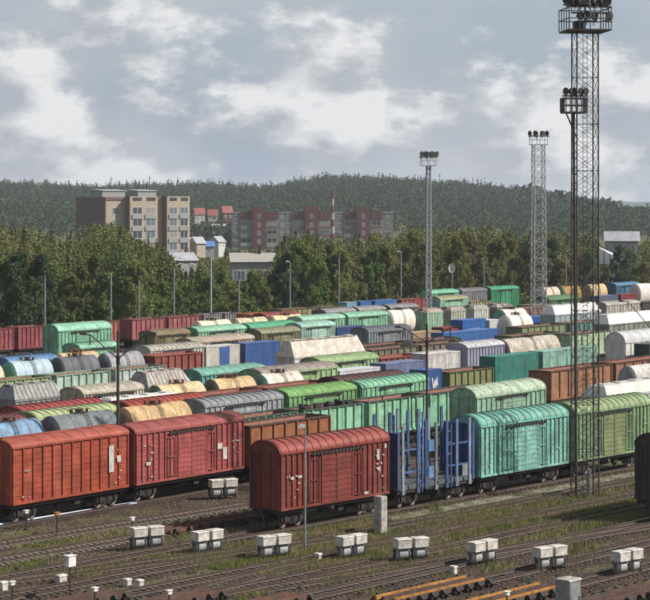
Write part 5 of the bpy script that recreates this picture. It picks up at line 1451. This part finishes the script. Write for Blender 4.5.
for i, x in enumerate(xs2):
    xx = x + r.uniform(-4, 4)
    if xx < 190: col = r.choice([BRIGHT, GREEN, GREEN, OLIVE, DARK]); sp = r.choice(['round', 'round', 'tall'])
    elif xx < 285: col = r.choice([GREEN, OLIVE, BRIGHT]); sp = 'round'
    elif xx < 345: col = r.choice([DARK, GREEN, BRIGHT]); sp = r.choice(['cone', 'round', 'round'])
    else: col = r.choice([TAWNY, OLIVE, OLIVE, DARK, GREEN]); sp = r.choice(['tall', 'round', 'round'])
    belt.append((xx, col, sp))
for i, (x, col, sp) in enumerate(belt):
    v = 272 + r.uniform(0, 9) + (4 if i % 2 else 0)
    loc = F2.loc(F2.u_at(x, v), v); yt = top_y(x) + r.uniform(2, 14) + (16 if i % 3 == 0 else 0)
    if x < 190: yt += 18
    if 150 < x < 285: yt = max(yt, 262 + r.uniform(0, 12))
    hh = max(7.0, hgt(yt, loc.y)); sc = hh/16.0
    t = thing('pine_tree' if sp == 'cone' else 'deciduous_tree', '%s %s in the front belt behind the wagons, %s from the left' % (NMC[col], NMS[sp], ORD[i]), 'tree', loc, r.uniform(0, 6.28), 'trees along the edge of the yard')
    c, tr = r.choice(VAR[sp]); w = r.uniform(.85, 1.15)*max(.8, min(1.25, sc))
    for nm_, me, mt in (('trunk', tr, 'bark'), ('crown', c, None)):
        o = link(nm_, me, t, mt, tuple(q*r.uniform(.9, 1.1) for q in col[:3]) + (1,)); o.scale = (w, w, sc)

# undergrowth along the yard edge
cs, rs = [], []
for k in range(420):
    x = random.uniform(-30, 690); v = random.uniform(265.5, 272); loc = F2.loc(F2.u_at(x, v), v); rr = random.uniform(.9, 2.2); cs.append((loc.x, loc.y, rr*.9)); rs.append(rr)
kind(leaf_cloud('undergrowth', cs, rs, 130, .30, 'wood_leaves', '', 1.2), 'stuff', 'low bushes and weeds along the far edge of the yard')

# ------------------------------------------------------------------ grass between the foreground tracks
def grass_patch(name, spots, label, hmin=.18, hmax=.6):
    V, Fc = [], []
    rr = np.random.default_rng(3)
    n = len(spots); base = np.array([(p.x, p.y, GZ) for p in spots])
    nb = 7; tot = n*nb
    b = np.repeat(base, nb, 0) + np.concatenate([rr.normal(0, .16, (tot, 2)), np.zeros((tot, 1))], 1)
    a = rr.uniform(0, 2*np.pi, tot); w = rr.uniform(.012, .03, tot); h = rr.uniform(hmin, hmax, tot)*np.repeat(rr.uniform(.6, 1.5, n), nb)
    dx = np.stack([np.cos(a)*w, np.sin(a)*w, np.zeros(tot)], 1); tip = b + np.stack([rr.normal(0, .14, tot), rr.normal(0, .14, tot), h], 1)
    V = np.stack([b-dx, b+dx, tip], 1).reshape(-1, 3)
    me = bpy.data.meshes.new(name); me.vertices.add(tot*3); me.vertices.foreach_set('co', V.astype(np.float32).ravel())
    me.loops.add(tot*3); me.loops.foreach_set('vertex_index', np.arange(tot*3, dtype=np.int32)); me.polygons.add(tot); me.polygons.foreach_set('loop_start', np.arange(0, tot*3, 3, dtype=np.int32))
    me.update(calc_edges=True); me.validate(); me.materials.append(MATS['grass_blades'])
    o = bpy.data.objects.new(name, me); COL.objects.link(o); return kind(o, 'stuff', label)
sp_ = []
import mathutils.noise as mn
TRK = [f[0] for f in front]
while len(sp_) < 34000:
    x = random.uniform(-5, 655); y = random.uniform(470, 604); p = ground(x, y, GZ); u_, v_ = F1.uv(p.x, p.y)
    if v_ > 126: continue
    nv = mn.fractal(Vector((p.x*.11, p.y*.11, 0)), .8, 2.0, 4)
    if 108.7 < v_ < 111.2 and u_ > 139 and random.random() < .85: continue
    dt = min(abs(v_-q) for q in TRK)
    dens = .03 + .55*nv
    if 94 < v_ < 111 and u_ > 112: dens += .5
    if 110 < v_ < 120 and u_ < 140: dens += .12
    if v_ < 92: dens -= .3
    if dt < 1.25: dens -= .30
    if random.random() < dens: sp_.append(p)
grass_patch('grass', sp_, 'rough grass and weeds growing between the foreground tracks', .08, .36)
# loose stones of the ballast
def stones(n):
    rr = np.random.default_rng(12); P = []
    xs = rr.uniform(-5, 655, n); ys = rr.uniform(488, 606, n)
    Yv = FX*(H-GZ)/(ys-YH); Xv = (xs-325)/FX*Yv
    s = rr.uniform(.03, .085, n); V = np.zeros((n, 4, 3))
    for k in range(3):
        a = rr.uniform(0, .8, n) + k*2.094
        V[:, k] = np.stack([Xv + s*np.cos(a), Yv + s*np.sin(a), np.full(n, GZ-.01)], 1)
    V[:, 3] = np.stack([Xv + rr.normal(0, .02, n), Yv + rr.normal(0, .02, n), GZ + .05 + s*rr.uniform(.4, 1.1, n)], 1)
    Fi = np.array([[0, 1, 3], [1, 2, 3], [2, 0, 3]]); idx = (np.arange(n)[:, None, None]*4 + Fi[None]).reshape(-1)
    me = bpy.data.meshes.new('ballast_stones'); me.vertices.add(n*4); me.vertices.foreach_set('co', V.astype(np.float32).ravel())
    me.loops.add(n*9); me.loops.foreach_set('vertex_index', idx.astype(np.int32)); me.polygons.add(n*3); me.polygons.foreach_set('loop_start', np.arange(0, n*9, 3, dtype=np.int32))
    me.update(calc_edges=True); me.validate(); me.materials.append(MATS['loose_stone'])
    o = bpy.data.objects.new('ballast_stones', me); COL.objects.link(o); kind(o, 'stuff', 'loose brown ballast stones between the foreground rails')
stones(60000)
# a few tall weeds by the stake wagon
sp2 = [ground(435 + random.gauss(0, 4), 510 + random.gauss(0, 3), GZ) for k in range(50)] + [ground(575 + random.gauss(0, 12), 553 + random.gauss(0, 6), GZ) for k in range(160)]
grass_patch('tall_weeds', sp2, 'taller weed clumps by the stake wagon and the air reservoirs', .25, .75)

# ------------------------------------------------------------------ air
m = bpy.data.materials.new('haze_air'); m.use_nodes = True; tt = m.node_tree; tt.nodes.clear()
o_ = N(tt, 'ShaderNodeOutputMaterial'); pv = N(tt, 'ShaderNodeVolumePrincipled'); pv.inputs['Density'].default_value = 0.00007; pv.inputs['Color'].default_value = (.80, .87, .97, 1); pv.inputs['Anisotropy'].default_value = .2
L(tt, pv.outputs[0], o_.inputs['Volume']); MATS['haze_air'] = m
hz = link('haze', MB().box(-3200, 3600, -60, 8600, -2.0, 110.0).mesh('haze'), None, 'haze_air'); kind(hz, 'stuff', 'thin bluish haze over the yard and hills')
